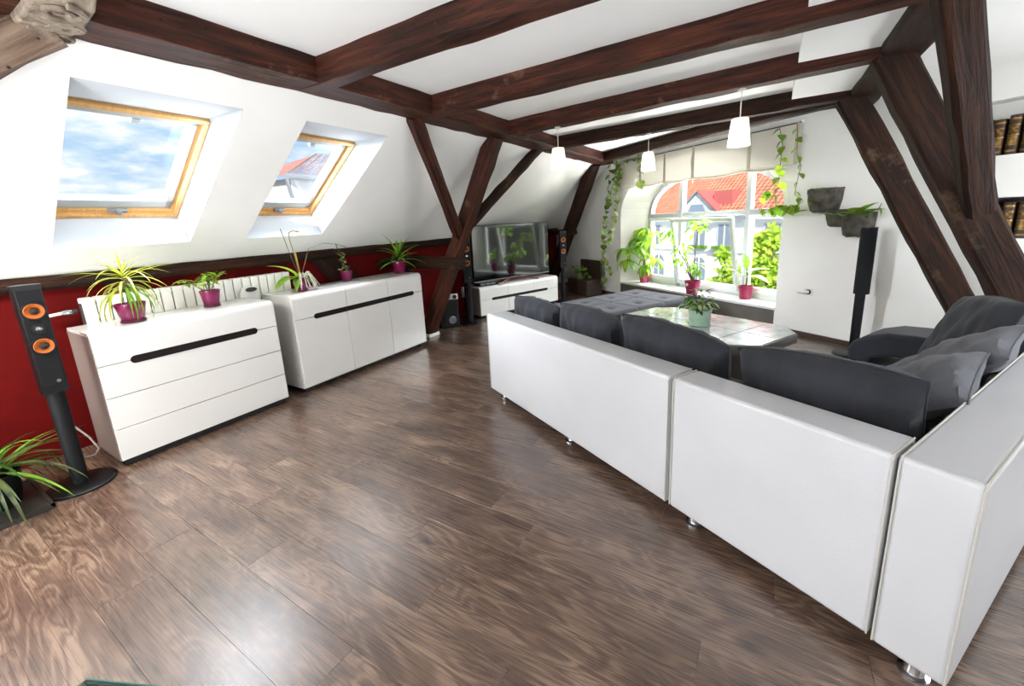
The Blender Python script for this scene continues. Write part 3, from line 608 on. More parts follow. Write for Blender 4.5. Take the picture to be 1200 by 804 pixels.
# ================================================================== RADIATOR
ra = thing('radiator', 'white ribbed radiator on the red wall behind the chest of drawers', 'radiator', (-4.15, .85, .30))
nr = 20; pw = 1.52/nr
ribm = MB().box(.004, pw-.004, -.05, .05, 0, .805).mesh('rib', 'radiator_white')
for i in range(nr):
    o = bpy.data.objects.new('rib', MB().box(-.05, .05, .0035+i*pw, pw-.0035+i*pw, 0, .805).mesh('rib', 'radiator_white')); COL.objects.link(o); o.parent = ra
    bv = o.modifiers.new('bevel', 'BEVEL'); bv.width = .007; bv.segments = 2
MB().box(-.035, .035, .0, 1.52, .02, .77).build('core', 'gap_dark', ra)
MB().cyl((0, -.02, .72), (0, -.055, .72), .018).build('valve', 'screw_dark', ra); MB().lathe([(.02, 0), (.026, .02), (.02, .05)], 16, m=M.Translation((0, -.05, .72)) @ M.Rotation(R(90), 4, 'X')).build('valve_head', 'chrome', ra, smooth=True)
MB().tube([(0, -.10, .72), (0, -.21, .71)], .011).build('pipe', 'radiator_white', ra, smooth=True)
hm = thing('humidifier', 'small white humidifier hung on the radiator with an oval opening', 'humidifier', (-4.06, 1.945, .87))
MB().lathe([(.055, 0), (.085, .015), (.095, .06), (.085, .11), (.06, .15)], 24, m=M.Scale(.36, 4, (1, 0, 0))).build('vessel', 'plastic_white', hm, smooth=True)
MB().lathe([(.05, -.003), (.05, .003)], 24, m=M.Translation((.038, 0, .128)) @ M.Rotation(R(60), 4, 'Y') @ M.Scale(.42, 4, (1, 0, 0))).build('opening', 'screw_dark', hm)

# ================================================================== SOFA
def sofa_local(name, label, cat='sofa', grp=None): return thing(name, label, cat, S0, SA, grp)
def bbox(par, name, a, b, c, d, e, f, mt, bev=.02, segs=3): return MB().box(a, b, c, d, e, f).build(name, mt, par, bevel=bev, segs=segs)
def legs(par, pts):
    for s, t in pts:
        lg = MB().lathe([(.040, 0), (.040, .008), (.028, .014), (.026, .02), (.026, .09)], 24, c=(s, t, 0)).build('leg', 'chrome', par, smooth=True)
def seam(par, pts, closed=False): MB().tube(pts, .0035, 6, closed=closed).build('piping', 'leather_seam', par, smooth=True)
so1 = sofa_local('sofa', 'white leather sofa section with three dark cushions along its back', 'sofa', 'sectional sofa')
bbox(so1, 'back', .0, 1.842, 0, .185, .07, .745, 'leather', .016)
bbox(so1, 'base', .02, 1.84, .186, .92, .08, .27, 'sofa_fabric', .015)
bbox(so1, 'seat', .0, .90, .19, .98, .272, .43, 'sofa_fabric', .04); bbox(so1, 'seat', .91, 1.84, .19, .98, .272, .43, 'sofa_fabric', .04)
seam(so1, [(1.838, -.001, .08), (1.838, -.001, .73), (1.838, .012, .744), (1.838, .17, .746)]); seam(so1, [(.006, -.001, .08), (.006, -.001, .73)])
legs(so1, [(.1, .08), (.1, .85), (1.0, .08), (1.74, .85)])
so2 = sofa_local('sofa', 'white leather corner sofa section with a long arm and grey cushions', 'sofa', 'sectional sofa')
bk = bbox(so2, 'back', 1.862, 2.664, 0, .185, .07, .745, 'leather', .016)
ar = bbox(so2, 'side_back', 2.672, 2.855, 0, 2.22, .06, .748, 'leather', .016)
bbox(so2, 'base', 1.90, 2.67, .186, 2.22, .08, .27, 'sofa_fabric', .015)
bbox(so2, 'seat', 1.86, 2.668, .19, 1.0, .272, .43, 'sofa_fabric', .03)
bbox(so2, 'seat', 1.86, 2.668, 1.01, 1.86, .272, .43, 'sofa_fabric', .03)
bbox(so2, 'seat', 1.86, 2.668, 1.87, 2.22, .272, .41, 'sofa_fabric', .03)
for i in range(9): MB().tube([(1.93, 1.15+i*.075, .431), (2.6, 1.15+i*.075, .431)], .006, 5).build('seat_rib', 'sofa_fabric', so2, smooth=True)
for x in (1.866, 2.66): seam(so2, [(x, -.001, .08), (x, -.001, .73), (x, .012, .744), (x, .17, .746)])
for x in (2.677, 2.851): seam(so2, [(x, -.001, .07), (x, -.001, .733), (x, .012, .747), (x, 2.21, .749)])
seam(so2, [(2.69, 0, .748), (2.84, 0, .748)]) if False else None
legs(so2, [(1.96, .07), (2.775, .05), (2.775, 1.3), (2.775, 2.12), (1.97, 2.1), (1.97, 1.3)])
# soft arm at the far end
pts = [(1.87, .42), (1.855, .50), (1.875, .56), (1.95, .615), (2.06, .655), (2.2, .665), (2.67, .66)]
inn = [(2.67, .52), (2.2, .51), (2.1, .50), (2.0, .47), (1.985, .42)]
MB().prism(pts+inn, 1.88, 2.22, M(((1, 0, 0, 0), (0, 0, 1, 0), (0, 1, 0, 0), (0, 0, 0, 1)))).build('soft_arm', 'cushion_fabric', so2, bevel=.035, segs=4)
# ottoman
ot = thing('ottoman', 'long grey tufted ottoman in front of the television', 'ottoman', spt(-.78, 2.33, 0), SA)
bbox(ot, 'base', -.46, .46, -.83, .83, .06, .22, 'ottoman_fabric', .02)
def top_fn(u, v):
    x, y = (u*2-1)*.47, (v*2-1)*.84; z = .42
    ex = min(1, (1-abs(u*2-1))*9); ey = min(1, (1-abs(v*2-1))*16); z -= .035*(1-math.sqrt(max(0, 1-(1-ex)**2)))+.035*(1-math.sqrt(max(0, 1-(1-ey)**2)))
    for cx_ in (-.24, .24):
        for cy_ in (-.37, .10, .57):
            r2 = (x-cx_)**2+(y-cy_)**2; z -= .03*math.exp(-r2/.0016)+.012*math.exp(-r2/.012)
    for cy_ in (-.605, -.135, .335): z -= .012*math.exp(-(y-cy_)**2/.0004)
    z -= .012*math.exp(-x*x/.0004)
    return (x, y, z)
q = MB().grid(top_fn, 56, 96); n0 = len(q.v)
q.build('top_cushion', 'ottoman_fabric', ot, smooth=True)
bbox(ot, 'cushion_side', -.47, .47, -.84, .84, .2, .386, 'ottoman_fabric', .02)
for cx_ in (-.24, .24):
    for cy_ in (-.37, .10, .57): MB().lathe([(.016, 0), (.014, .006), (.004, .009)], 12, c=(cx_, cy_, .384)).build('button', 'cushion_fabric', ot, smooth=True)
for x in (-.4, .4):
    for y in (-.75, .75): MB().cyl((x, y, 0), (x, y, .06), .025).build('leg', 'chrome', ot, smooth=True)

def cushion(label, c, ex, ey, w_, h_, th, mt='cushion_fabric', seed=0, grp='loose sofa cushions'):
    """c centre; ex,ey axes of the cushion's plane"""
    ex = V(ex).normalized(); ey = (V(ey)-ex*V(ey).dot(ex)).normalized(); ez = ex.cross(ey); rng = random.Random(seed); ph = [rng.uniform(0, 6) for _ in range(6)]
    n = 26; vs = []; idx = {}
    def pt(u, v, sgn):
        a = 1-abs(u)**2.4; b = 1-abs(v)**2.4; t = (max(0, a)*max(0, b))**.36
        k = 1-.10*(abs(u)**2)*(1-abs(v)**2)*0; x = u*w_/2*(1-.07*(1-v*v)*abs(u)**6*-1 if False else 1-.05*(1-abs(v)**2)*abs(u)**4); y = v*h_/2*(1-.02*(1-abs(u)**2)*abs(v)**4)+(.035*(1-u*u) if v > 0 else 0)*v*v
        wr = .08*math.sin(5*u+3*v+ph[0])+.07*math.sin(9*u-6*v+ph[1])+.06*math.sin(19*u+4*v+ph[2])+.03*math.sin(31*u-5*v+ph[3])
        return V((x, y, sgn*th/2*t*(1+wr)))
    q = MB(); L = n+1
    for j in range(L):
        for i in range(L): q.v.append(pt(-1+2*i/n, -1+2*j/n, 1))
    k = len(q.v); back = {}
    for j in range(L):
        for i in range(L):
            if i in (0, n) or j in (0, n): back[i, j] = j*L+i
            else: back[i, j] = len(q.v); q.v.append(pt(-1+2*i/n, -1+2*j/n, -1))
    for j in range(n):
        for i in range(n):
            q.f.append((j*L+i, j*L+i+1, (j+1)*L+i+1, (j+1)*L+i)); q.f.append((back[i, j], back[i, j+1], back[i+1, j+1], back[i+1, j]))
    rim = [q.v[j*L+i].copy() for i, j in [(i, 0) for i in range(n)]+[(n, j) for j in range(n)]+[(i, n) for i in range(n, 0, -1)]+[(0, j) for j in range(n, 0, -1)]]
    t = thing('cushion', label, 'cushion', c, 0, grp)
    t.matrix_world = M(((ex.x, ey.x, ez.x, c[0]), (ex.y, ey.y, ez.y, c[1]), (ex.z, ey.z, ez.z, c[2]), (0, 0, 0, 1)))
    q.build('cover', mt, t, smooth=True); MB().tube(rim, .004, 5, closed=True).build('piping', mt, t, smooth=True)
    return t
def back_cushion(label, s0, s1, ztop, t_, seed, tilt=0, hgt=.46, lean_=14, mt='cushion_fabric', th=.23):
    hgt = (ztop-.424)/math.cos(R(lean_))
    ex = SD.copy(); ex.rotate(M.Rotation(R(tilt), 3, TD)); ey = V((0, 0, 1)); ey.rotate(M.Rotation(R(-lean_), 3, SD)) ; ey = V((0, 0, math.cos(R(lean_))))-TD*math.sin(R(lean_))
    c = spt((s0+s1)/2, t_, ztop)-ey*(hgt/2)
    return cushion(label, c, ex, ey, s1-s0, hgt, th, mt, seed)
back_cushion('dark grey cushion at the end of the sofa back nearest the television', -.05, .58, .835, .315, 1, tilt=2)
back_cushion('dark grey creased cushion in the middle of the white sofa section', .60, 1.19, .86, .315, 2, tilt=3)
back_cushion('dark grey creased cushion against the sofa back in front of the coffee table', 1.22, 1.925, .875, .315, 3, tilt=4)
back_cushion('long dark grey cushion leaning on the back of the corner section', 1.985, 2.652, .875, .325, 4, tilt=-3, hgt=.5)
def edge_cushion(label, A, B, hgt, eyd, seed, th, mt):
    """cushion hung from its top edge A-B (sofa frame), eyd = its upward direction in the sofa frame"""
    a_, b_ = V(spt(*A)), V(spt(*B)); ex = (b_-a_); w_ = ex.length; ex.normalize(); ey = SD*eyd[0]+TD*eyd[1]+V((0, 0, eyd[2])); ey = (ey-ex*ey.dot(ex)).normalized()
    return cushion(label, (a_+b_)/2-ey*(hgt/2), ex, ey, w_, hgt, th, mt, seed)
edge_cushion('light grey square cushion tipped over in the sofa corner', (2.245, 1.08, .575), (2.645, 1.06, .845), .46, (-.10, .95, .20), 5, .15, 'cushion_grey')
edge_cushion('light grey plump cushion lying over the side back of the sofa', (2.22, 1.47, .535), (2.70, 1.37, .925), .34, (-.12, .95, .16), 6, .15, 'cushion_grey')
edge_cushion('big charcoal back cushion standing highest below the leaning post', (2.37, 1.97, .925), (2.675, 1.46, .995), .56, (.30, .20, .93), 7, .18, 'sofa_fabric')

# ================================================================== COFFEE TABLE
ctb = thing('coffee_table', 'low octagonal coffee table with pale stone tiles on top', 'table', spt(.75, 1.79, 0), SA)
TW, TH_, CC = .715, .43, .17
octo = [(-TW+CC, -TH_), (TW-CC, -TH_), (TW, -TH_+CC), (TW, TH_-CC), (TW-CC, TH_), (-TW+CC, TH_), (-TW, TH_-CC), (-TW, -TH_+CC)]
MB().prism(octo, .42, .494).build('top', 'table_frame', ctb, bevel=.004)
def clip_poly(poly, a, b, c):           # keep a*x+b*y<=c
    o_ = []
    for i in range(len(poly)):
        p, q = poly[i], poly[(i+1) % len(poly)]; fp, fq = a*p[0]+b*p[1]-c, a*q[0]+b*q[1]-c
        if fp <= 0: o_.append(p)
        if fp*fq < 0: t = fp/(fp-fq); o_.append((p[0]+(q[0]-p[0])*t, p[1]+(q[1]-p[1])*t))
    return o_
xs = [-TW+.012, -.40, .0, .40, TW-.012]; ysn = [-TH_+.012, 0, TH_-.012]; k_ = TW+TH_-CC-.018
dm = .13
for i in range(4):
    for j in range(2):
        p = [(xs[i]+.003, ysn[j]+.003), (xs[i+1]-.003, ysn[j]+.003), (xs[i+1]-.003, ysn[j+1]-.003), (xs[i]+.003, ysn[j+1]-.003)]
        for sx_, sy_ in ((1, 1), (1, -1), (-1, 1), (-1, -1)): p = clip_poly(p, sx_, sy_, k_)
        for cx_ in (0,):      # leave room for the centre diamond
            a_ = 1 if (xs[i]+xs[i+1])/2 > cx_ else -1; b_ = 1 if j else -1
            if i in (1, 2): p = clip_poly(p, -a_, -b_, -dm-a_*cx_)
        MB().prism(p, .485, .5).build('tile', 'tile_stone', ctb, bevel=.002, segs=1)
MB().prism([(-dm+.006, 0), (0, -dm+.006), (dm-.006, 0), (0, dm-.006)], .485, .5).build('tile', 'tile_stone', ctb, bevel=.002, segs=1)
MB().prism([(x*.55, y*.6) for x, y in octo], .03, .42).build('pedestal', 'table_base', ctb, bevel=.006)
MB().prism([(x*.65, y*.7) for x, y in octo], 0, .03).build('foot_plate', 'table_base', ctb, bevel=.004)

# ================================================================== PLANTS
def leaf_mesh(name, mt, W=.3, shape='ovate', droop=60, fold=.12, n=7, wave=0):
    q = MB(); x = z = 0; pr = []
    for i in range(n+1):
        t = i/n; a = R(-droop)*t
        if i: x += math.cos(a)/n; z += math.sin(a)/n
        if shape == 'ovate': w_ = math.sin(math.pi*min(1, max(.02, t))**.75)
        elif shape == 'strap': w_ = min(1, .45+t*3)*(1-t**2.5)
        elif shape == 'heart': w_ = (1.0*math.sin(math.pi*min(1, t+.18)**.9) if t < .99 else 0)
        else: w_ = 1-t
        pr.append((x, z, max(.004, w_)*W/2))
    for i, (x, z, w_) in enumerate(pr):
        wv = wave*math.sin(i*1.7); q.v += [V((x, -w_, z+w_*fold*2+wv)), V((x, 0, z)), V((x, w_, z+w_*fold*2-wv))]
    for i in range(n): q.f += [(3*i, 3*i+3, 3*i+4, 3*i+1), (3*i+1, 3*i+4, 3*i+5, 3*i+2)]
    return q.mesh(name, mt, smooth=True)
LMC = {}
def leaf(par, mesh, base, az, el, L, roll=0, ws=1, name='leaf'):
    o = bpy.data.objects.new(name, mesh); COL.objects.link(o); o.parent = par
    o.matrix_basis = M.Translation(V(base)) @ M.Rotation(R(az), 4, 'Z') @ M.Rotation(R(-el), 4, 'Y') @ M.Rotation(R(roll), 4, 'X') @ M.Diagonal((L, L*ws, L, 1))
    return o
def leafc(par, mesh, base, az, el, L, ok, roll=0, ws=1):
    """leaf turned, lifted or shortened until every point of it satisfies ok(world point)"""
    o = leaf(par, mesh, base, az, el, L, roll, ws); rg = random.Random(int(az*10)+int(el*7)); pm = par.matrix_basis; a_, e_, l_ = az, el, L
    for t in range(60):
        m_ = pm @ o.matrix_basis
        if all(ok(m_ @ v.co) for v in mesh.vertices): return o
        a_ = az+rg.uniform(-1, 1)*(15+4*t); e_ = min(85, el+rg.uniform(-5, 8)+t*.8); l_ = L*(1-.009*t)
        o.matrix_basis = M.Translation(V(base)) @ M.Rotation(R(a_), 4, 'Z') @ M.Rotation(R(-e_), 4, 'Y') @ M.Rotation(R(roll), 4, 'X') @ M.Diagonal((l_, l_*ws, l_, 1))
    return o
def gco(p): q = p-G0; return q.dot(GD), q.dot(GO)
def in_niche(p):          # in front of the gable wall or inside the window niche, above the sill, clear of panes
    s_, d_ = gco(p)
    if d_ < -.012: return True
    if d_ > DW-.07 or p.z < ZS+.01: return False
    if M1 < s_ < M2 and d_ > DW-.10-max(0, p.z-ZS)*.21: return False
    k = d_/(DW+.1); return SL+(LI-SL)*k+.012 < s_ < SR+(RI-SR)*k-.012
def before_wall(p): return gco(p)[1] < -.008
def under_slope(p): return (p-R0).dot(RN) < -.008 and p.x > -4.16
def on_cab(p): return under_slope(p) and (p.z > .936 or p.x > -3.56)
def before_blind(p): s_, d_ = gco(p); return d_ < (-.175 if p.z > 1.92 and s_ < -.40 else -.008)
def pot(par, r, h_, mt='magenta', saucer=True, sq=0):
    z0 = .012 if saucer else 0
    MB().lathe([(r*.70, z0), (r*.74, z0+.004), (r*.92, h_*.75), (r, h_-.008), (r, h_), (r*.93, h_), (r*.88, h_*.8)], 28, sq=sq).build('pot', mt, par, smooth=True)
    if saucer: MB().lathe([(r*.72, 0), (r*.80, .004), (r*.82, .018), (r*.76, .018)], 28).build('saucer', 'magenta_dark' if mt == 'magenta' else mt, par, smooth=True)
    MB().lathe([(.01, h_*.80), (r*.9, h_*.82), (.01, h_*.86)], 20).build('soil', 'soil', par)
def plant(name, label, loc, rz=0, grp='potted plants'): return thing(name, label, 'plant', loc, rz, grp)
CT1, CT2 = .93, .93
rng = random.Random(3)
# dracaena
p = plant('dracaena', 'spiky yellow-green dracaena in a magenta pot on the chest of drawers', onz(157, 377, CT1))
pot(p, .088, .135)
MB().tube([(0, 0, .1), (.003, .002, .2), (0, .004, .33)], [.012, .011, .010]).build('stem', 'stem_brown', p, smooth=True)
lm = [leaf_mesh('strap_leaf', 'leaf_yellowgreen', .055, 'strap', d, .2, 8) for d in (70, 110, 35)]+[leaf_mesh('strap_leaf', 'leaf_cream', .055, 'strap', 90, .2, 8)]+[leaf_mesh('strap_leaf', 'leaf_mid', .06, 'strap', 120, .2, 8)]
for i in range(52):
    t = i/52; leafc(p, rng.choice((lm[0], lm[0], lm[2], lm[3])) if t > .55 else rng.choice((lm[1], lm[4], lm[4], lm[3])), (0, 0, .22+.13*t), i*137.5, -5+70*t*t+rng.uniform(-8, 12), rng.uniform(.26, .36)*(1 if t < .8 else .85), on_cab)
# euphorbia-like leafy plant
p = plant('leafy_plant', 'bushy bright green plant in a magenta pot on the chest of drawers', onz(249, 359, CT1)); pot(p, .072, .135)
lm = [leaf_mesh('ovate_leaf', m_, .34, 'ovate', 40, .1, 6) for m_ in ('leaf_bright', 'leaf_yellowgreen', 'leaf_mid')]
for (tx, ty, tz) in ((0, 0, .27), (.03, .06, .25), (-.02, -.14, .24), (.03, -.04, .22), (-.04, .03, .24)):
    MB().tube([(0, 0, .10), (tx*.4, ty*.5, tz*.7), (tx, ty, tz)], .005, 6).build('stem', 'stem', p, smooth=True)
    for k in range(9): leafc(p, rng.choice(lm), (tx, ty, tz-.05+.006*k), k*137+ty*900, rng.uniform(-10, 55), rng.uniform(.08, .12), on_cab)
# orchid with broad leaves, roots and one yellow spray
p = plant('orchid', 'orchid with broad leaves, white roots and a yellow flower spray in a magenta pot', onz(354, 341, CT2)); pot(p, .066, .12)
lm = leaf_mesh('broad_leaf', 'leaf_bright', .36, 'ovate', 55, .12, 8); lm2 = leaf_mesh('broad_leaf', 'leaf_mid', .36, 'ovate', 80, .12, 8)
for az, el, L, m_ in ((-100, 58, .32, lm), (-85, 28, .30, lm2), (-105, -8, .30, lm), (150, 35, .2, lm), (60, 30, .18, lm2), (-20, 0, .2, lm2)): leafc(p, m_, (0, -.01, .13), az, el, L, on_cab)
MB().tube([(0, 0, .12), (-.005, -.01, .3), (-.02, -.035, .5), (-.02, -.03, .56), (0, .0, .575), (.02, .05, .56)], .004, 6).build('flower_stem', 'stem', p, smooth=True)
MB().tube([(.005, 0, .12), (-.01, -.04, .3), (-.03, -.10, .60)], .003, 6).build('support_stick', 'stem_brown', p)
MB().tube([(0, .01, .12), (.0, -.01, .38)], .007, 6).build('cane', 'cane', p)
lp = leaf_mesh('petal', 'petal', .8, 'ovate', 30, .1, 5)
for f_ in ((-.012, -.012, .575), (.01, .03, .57), (.02, .055, .555), (.02, .075, .54)):
    for k in range(4): leaf(p, lp, f_, k*90+f_[1]*900, 20, .036, name='petal')
for k in range(16):
    a = rng.uniform(-.6, 1.9); r_ = rng.uniform(.09, .19); z_ = .13
    MB().tube([(0, 0, .12), (math.cos(a)*r_*.4, math.sin(a)*r_*.6, .15+rng.uniform(0, .04)), (math.cos(a)*r_*.6, math.sin(a)*r_, rng.uniform(.01, .08))], [.005, .004, .003], 5).build('root', 'root_pale', p, smooth=True)
tr = MB().tube([(0, .02, .15), (.02, .12, .40), (.03, .28, .44), (.03, .42, .42), (.02, .55, .38)], .0025, 5).build('trailing_stem', 'stem', p, smooth=True)
lb = leaf_mesh('bud_leaf', 'leaf_pale', .6, 'ovate', 20, .1, 4)
for k in range(9): leaf(p, lb, (.03, .30+k*.03, .44-.006*k), k*120, 10, .03)
# small trailing plant on stick
p = plant('trailing_plant', 'small-leaved plant climbing a stick in a magenta pot on the sideboard', onz(407, 329, CT2)); pot(p, .068, .115)
MB().tube([(0, 0, .10), (-.005, -.03, .25), (-.01, -.08, .42)], .004, 6).build('support_stick', 'stem_brown', p)
lb = [leaf_mesh('small_leaf', m_, .75, 'ovate', 30, .1, 4) for m_ in ('leaf_pale', 'leaf_mid')]
for k in range(38):
    t = k/38; leafc(p, rng.choice(lb), (rng.uniform(-.015, .025), -.06*t+rng.uniform(-.01, .035), .10+.22*t), k*137, rng.uniform(-20, 50), rng.uniform(.035, .05), on_cab)
for k in range(8): leaf(p, lb[0], (rng.uniform(-.02, .02), -.05+rng.uniform(-.03, .02), .14), k*137, 0, .04)
# bromeliad
p = plant('bromeliad', 'dark green bromeliad in a magenta pot at the end of the sideboard', onz(469, 320, CT2)); pot(p, .085, .145)
lm = [leaf_mesh('strap_leaf', m_, .13, 'strap', d, .2, 8) for m_, d in (('leaf_mid', 50), ('leaf_dark', 75), ('leaf_bright', 30))]
for k in range(22): leafc(p, lm[k % 3], (0, 0, .14+.004*k), k*137.5, 5+k*3.4+rng.uniform(-8, 8), rng.uniform(.27, .37), on_cab)

# plants on the sill
def sill_at(x, y): q = onz(x, y, ZS+.004); return q
p = plant('money_tree', 'tall money tree with hand-shaped leaves in a pink pot on the sill', sill_at(755, 331)); pot(p, .10, .19, 'sill_pot', False)
lmb = [leaf_mesh('finger_leaf', m_, .30, 'ovate', d, .1, 7) for m_, d in (('leaf_bright', 60), ('leaf_bright', 100), ('leaf_mid', 80), ('leaf_mid', 60))]
heads = [(-.0, 0, .95, .03), (.10, -.03, .75, 0), (-.16, -.06, .80, 0), (-.30, -.24, .62, 0), (.06, .05, .50, 0), (-.2, -.24, .42, 0), (.26, .0, .46, 0), (.2, .0, .9, 0), (-.08, -.1, .66, 0), (.13, -.1, .33, 0), (-.12, .02, .95, 0)]
MB().tube([(0, 0, .15), (-.01, 0, .35), (0, .01, .62)], [.022, .017, .010]).build('trunk', 'stem_brown', p, smooth=True)
for hx, hy, hz, _ in heads:
    v = GD*hx+GO*hy; v.z = hz; MB().tube([(0, 0, min(.6, hz*.6)), (v.x*.5, v.y*.5, hz*.85), v], .006, 6).build('stalk', 'stem', p, smooth=True)
    a0 = rng.uniform(0, 360)
    for k in range(7): leafc(p, rng.choice(lmb), v, a0+k*51, rng.uniform(-35, 20), rng.uniform(.24, .34), in_niche)
p = plant('leggy_shrub', 'leggy shrub with leaf tufts on thin stems in a pink pot on the sill', sill_at(811, 344)); pot(p, .115, .20, 'sill_pot', False)
MB().cyl((-.06, -.098, .15), (-.065, -.106, .15), .022).build('sticker', 'plastic_white', p)
lm = [leaf_mesh('ovate_leaf', m_, .36, 'ovate', 50, .1, 6) for m_ in ('leaf_bright', 'leaf_mid', 'leaf_mid')]
for hx, hz, r_, n_ in ((.06, 1.02, .17, 42), (-.50, .86, .15, 34), (-.22, .66, .12, 20), (-.32, .50, .10, 16), (.10, .42, .10, 14), (-.02, .36, .10, 14), (-.12, .46, .1, 12)):
    v = GD*hx; v.z = hz
    MB().tube([(0, 0, .16), (v.x*.3, v.y*.3, .16+(hz-.16)*.45), (v.x, v.y, hz)], [.009, .007, .004], 6).build('stem', 'stem_brown', p, smooth=True)
    for k in range(n_):
        d = V((rng.gauss(0, 1), rng.gauss(0, 1), rng.gauss(0, .8))).normalized()*r_*rng.uniform(.3, 1); leafc(p, rng.choice(lm), v+d, math.degrees(math.atan2(d.y, d.x))+rng.uniform(-40, 40), rng.uniform(-35, 35), rng.uniform(.12, .17), in_niche)
p = plant('rubber_plant', 'rubber plant with five broad leaves in a pink pot on the sill', sill_at(873, 350)); pot(p, .095, .18, 'sill_pot', False)
lm = [leaf_mesh('broad_leaf', m_, .42, 'ovate', d, .12, 8) for m_, d in (('leaf_mid', 35), ('leaf_bright', 60))]
MB().tube([(0, 0, .14), (.01, 0, .30), (.0, .01, .42)], .010, 8).build('stem', 'stem_brown', p, smooth=True)
ga = math.degrees(GA)
for az, el, L, z_, m_ in ((180+ga, 40, .36, .30, 0), (ga+10, 15, .36, .30, 1), (ga-5, 32, .36, .36, 0), (ga+120, 70, .26, .42, 0), (ga-120, 55, .22, .40, 0), (ga+60, 40, .2, .36, 1)): leafc(p, lm[m_], (0, 0, z_), az, el, L, in_niche)
# plant on the coffee table
p = plant('table_plant', 'dark leafy plant in a ribbed celadon pot on the coffee table', onz(820, 381, .5))
MB().lathe([(.075, 0), (.085, .01), (.082, .05), (.090, .07), (.085, .10), (.093, .13), (.093, .15), (.082, .15), (.078, .12)], 28, sq=5).build('pot', 'celadon', p, smooth=True)
MB().lathe([(.01, .12), (.085, .125), (.01, .13)], 16).build('soil', 'soil', p)
lm = [leaf_mesh('ovate_leaf', m_, .42, 'ovate', 45, .1, 6) for m_ in ('leaf_dark', 'leaf_mid', 'leaf_dark', 'leaf_pale')]
for k in range(95):
    d = V((rng.gauss(0, 1), rng.gauss(0, 1), abs(rng.gauss(0, 1.4)))).normalized()*rng.uniform(.05, .15); leaf(p, rng.choice(lm), (d.x, d.y, .15+d.z*1.25), math.degrees(math.atan2(d.y, d.x))+rng.uniform(-30, 30), rng.uniform(-25, 60), rng.uniform(.06, .09))
# spiky floor plant at the near left
p = plant('floor_plant', 'sprawling grassy plant with long arching leaves in a tray on the floor', (-3.69, .235, 0))
q = MB().box(-.27, .27, -.30, .15, 0, .012); q.build('tray', 'wood_floor_tray', p, bevel=.004)
q = MB()
for a, b, c, d in ((-.27, .27, -.30, -.285), (-.27, .27, .135, .15), (-.27, -.255, -.3, .15), (.255, .27, -.3, .15)): q.box(a, b, c, d, .012, .03)
q.build('tray_rim', 'wood_floor_tray', p)
MB().lathe([(.09, .012), (.095, .03), (.12, .2), (.12, .21), (.11, .21), (.1, .18)], 24, c=(-.03, -.02, 0)).build('pot', 'black_satin', p, smooth=True)
lm = [leaf_mesh('strap_leaf', m_, .05, 'strap', d, .2, 10) for m_, d in (('leaf_grassy', 90), ('leaf_mid', 60), ('leaf_dark', 110), ('leaf_grassy', 50), ('leaf_dark', 75))]
for k in range(64): leaf(p, lm[k % 5], (-.03, -.02, .17+rng.uniform(0, .06)), k*137.5+rng.uniform(-20, 20), rng.uniform(2, 62), rng.uniform(.34, .62))

# wall planters with pothos, hanging ivy
def hang(par, pts, mt='stem', r=.003): MB().tube(pts, r, 5).build('stem', mt, par, smooth=True)
pl = thing('wall_planter', 'three grey stone-like planters joined in steps on the gable wall', 'planter', (0, 0, 0)); pl.matrix_world = GM
pls = []
for (x0, y0, x1, y1), k in (((942, 221, 981, 249), 0), ((964, 246, 992, 266), 1), ((981, 249, 1020, 278), 2)):
    a = gpx(x0, y1, -.12); b = gpx(x1, y0, -.12)
    a2 = gpx(x0, y0, -.12); b2 = gpx(x1, y1, -.12); s_l, s_r = (a[0]+a2[0])/2, (b[0]+b2[0])/2; zl, zh = (a[2]+b2[2])/2, (a2[2]+b[2])/2
    cx_, w_ = (s_l+s_r)/2, abs(s_r-s_l)/2
    q = MB(); vs = []; n = 16; rings = ((.62, zl), (.8, zl+.02), (.95, (zl+zh)/2), (1, zh-.02), (1, zh), (.86, zh), (.8, zh-.03))
    for kx, z in rings:
        for i in range(n):
            a_ = math.pi*i/(n-1); j = 1+rng.uniform(-.04, .04); vs.append((cx_-w_*kx*math.cos(a_)*j, -.17*kx*math.sin(a_)**.7*j-.002, z+rng.uniform(-.006, .006)))
    fs = [(j*n+i, j*n+i+1, (j+1)*n+i+1, (j+1)*n+i) for j in range(len(rings)-1) for i in range(n-1)]+[tuple(range(n))]+[(j*n, (j+1)*n, (j+1)*n+n-1, j*n+n-1) for j in range(len(rings)-1)]
    q.add(vs, fs).build('basin', 'planter_stone', pl, smooth=True); pls.append((cx_, zh))
    MB().box(cx_-w_*.8, cx_+w_*.8, -.13, -.005, zh-.05, zh-.03).build('soil', 'soil', pl)
hm_ = [leaf_mesh('heart_leaf', m_, .75, 'heart', 35, .12, 6) for m_ in ('leaf_pothos', 'leaf_mid', 'leaf_pothos', 'leaf_bright')]
po = thing('pothos', 'pothos trailing from the wall planters up past the blind', 'plant', (0, 0, 0), 0, 'climbing plants'); po.matrix_world = GM
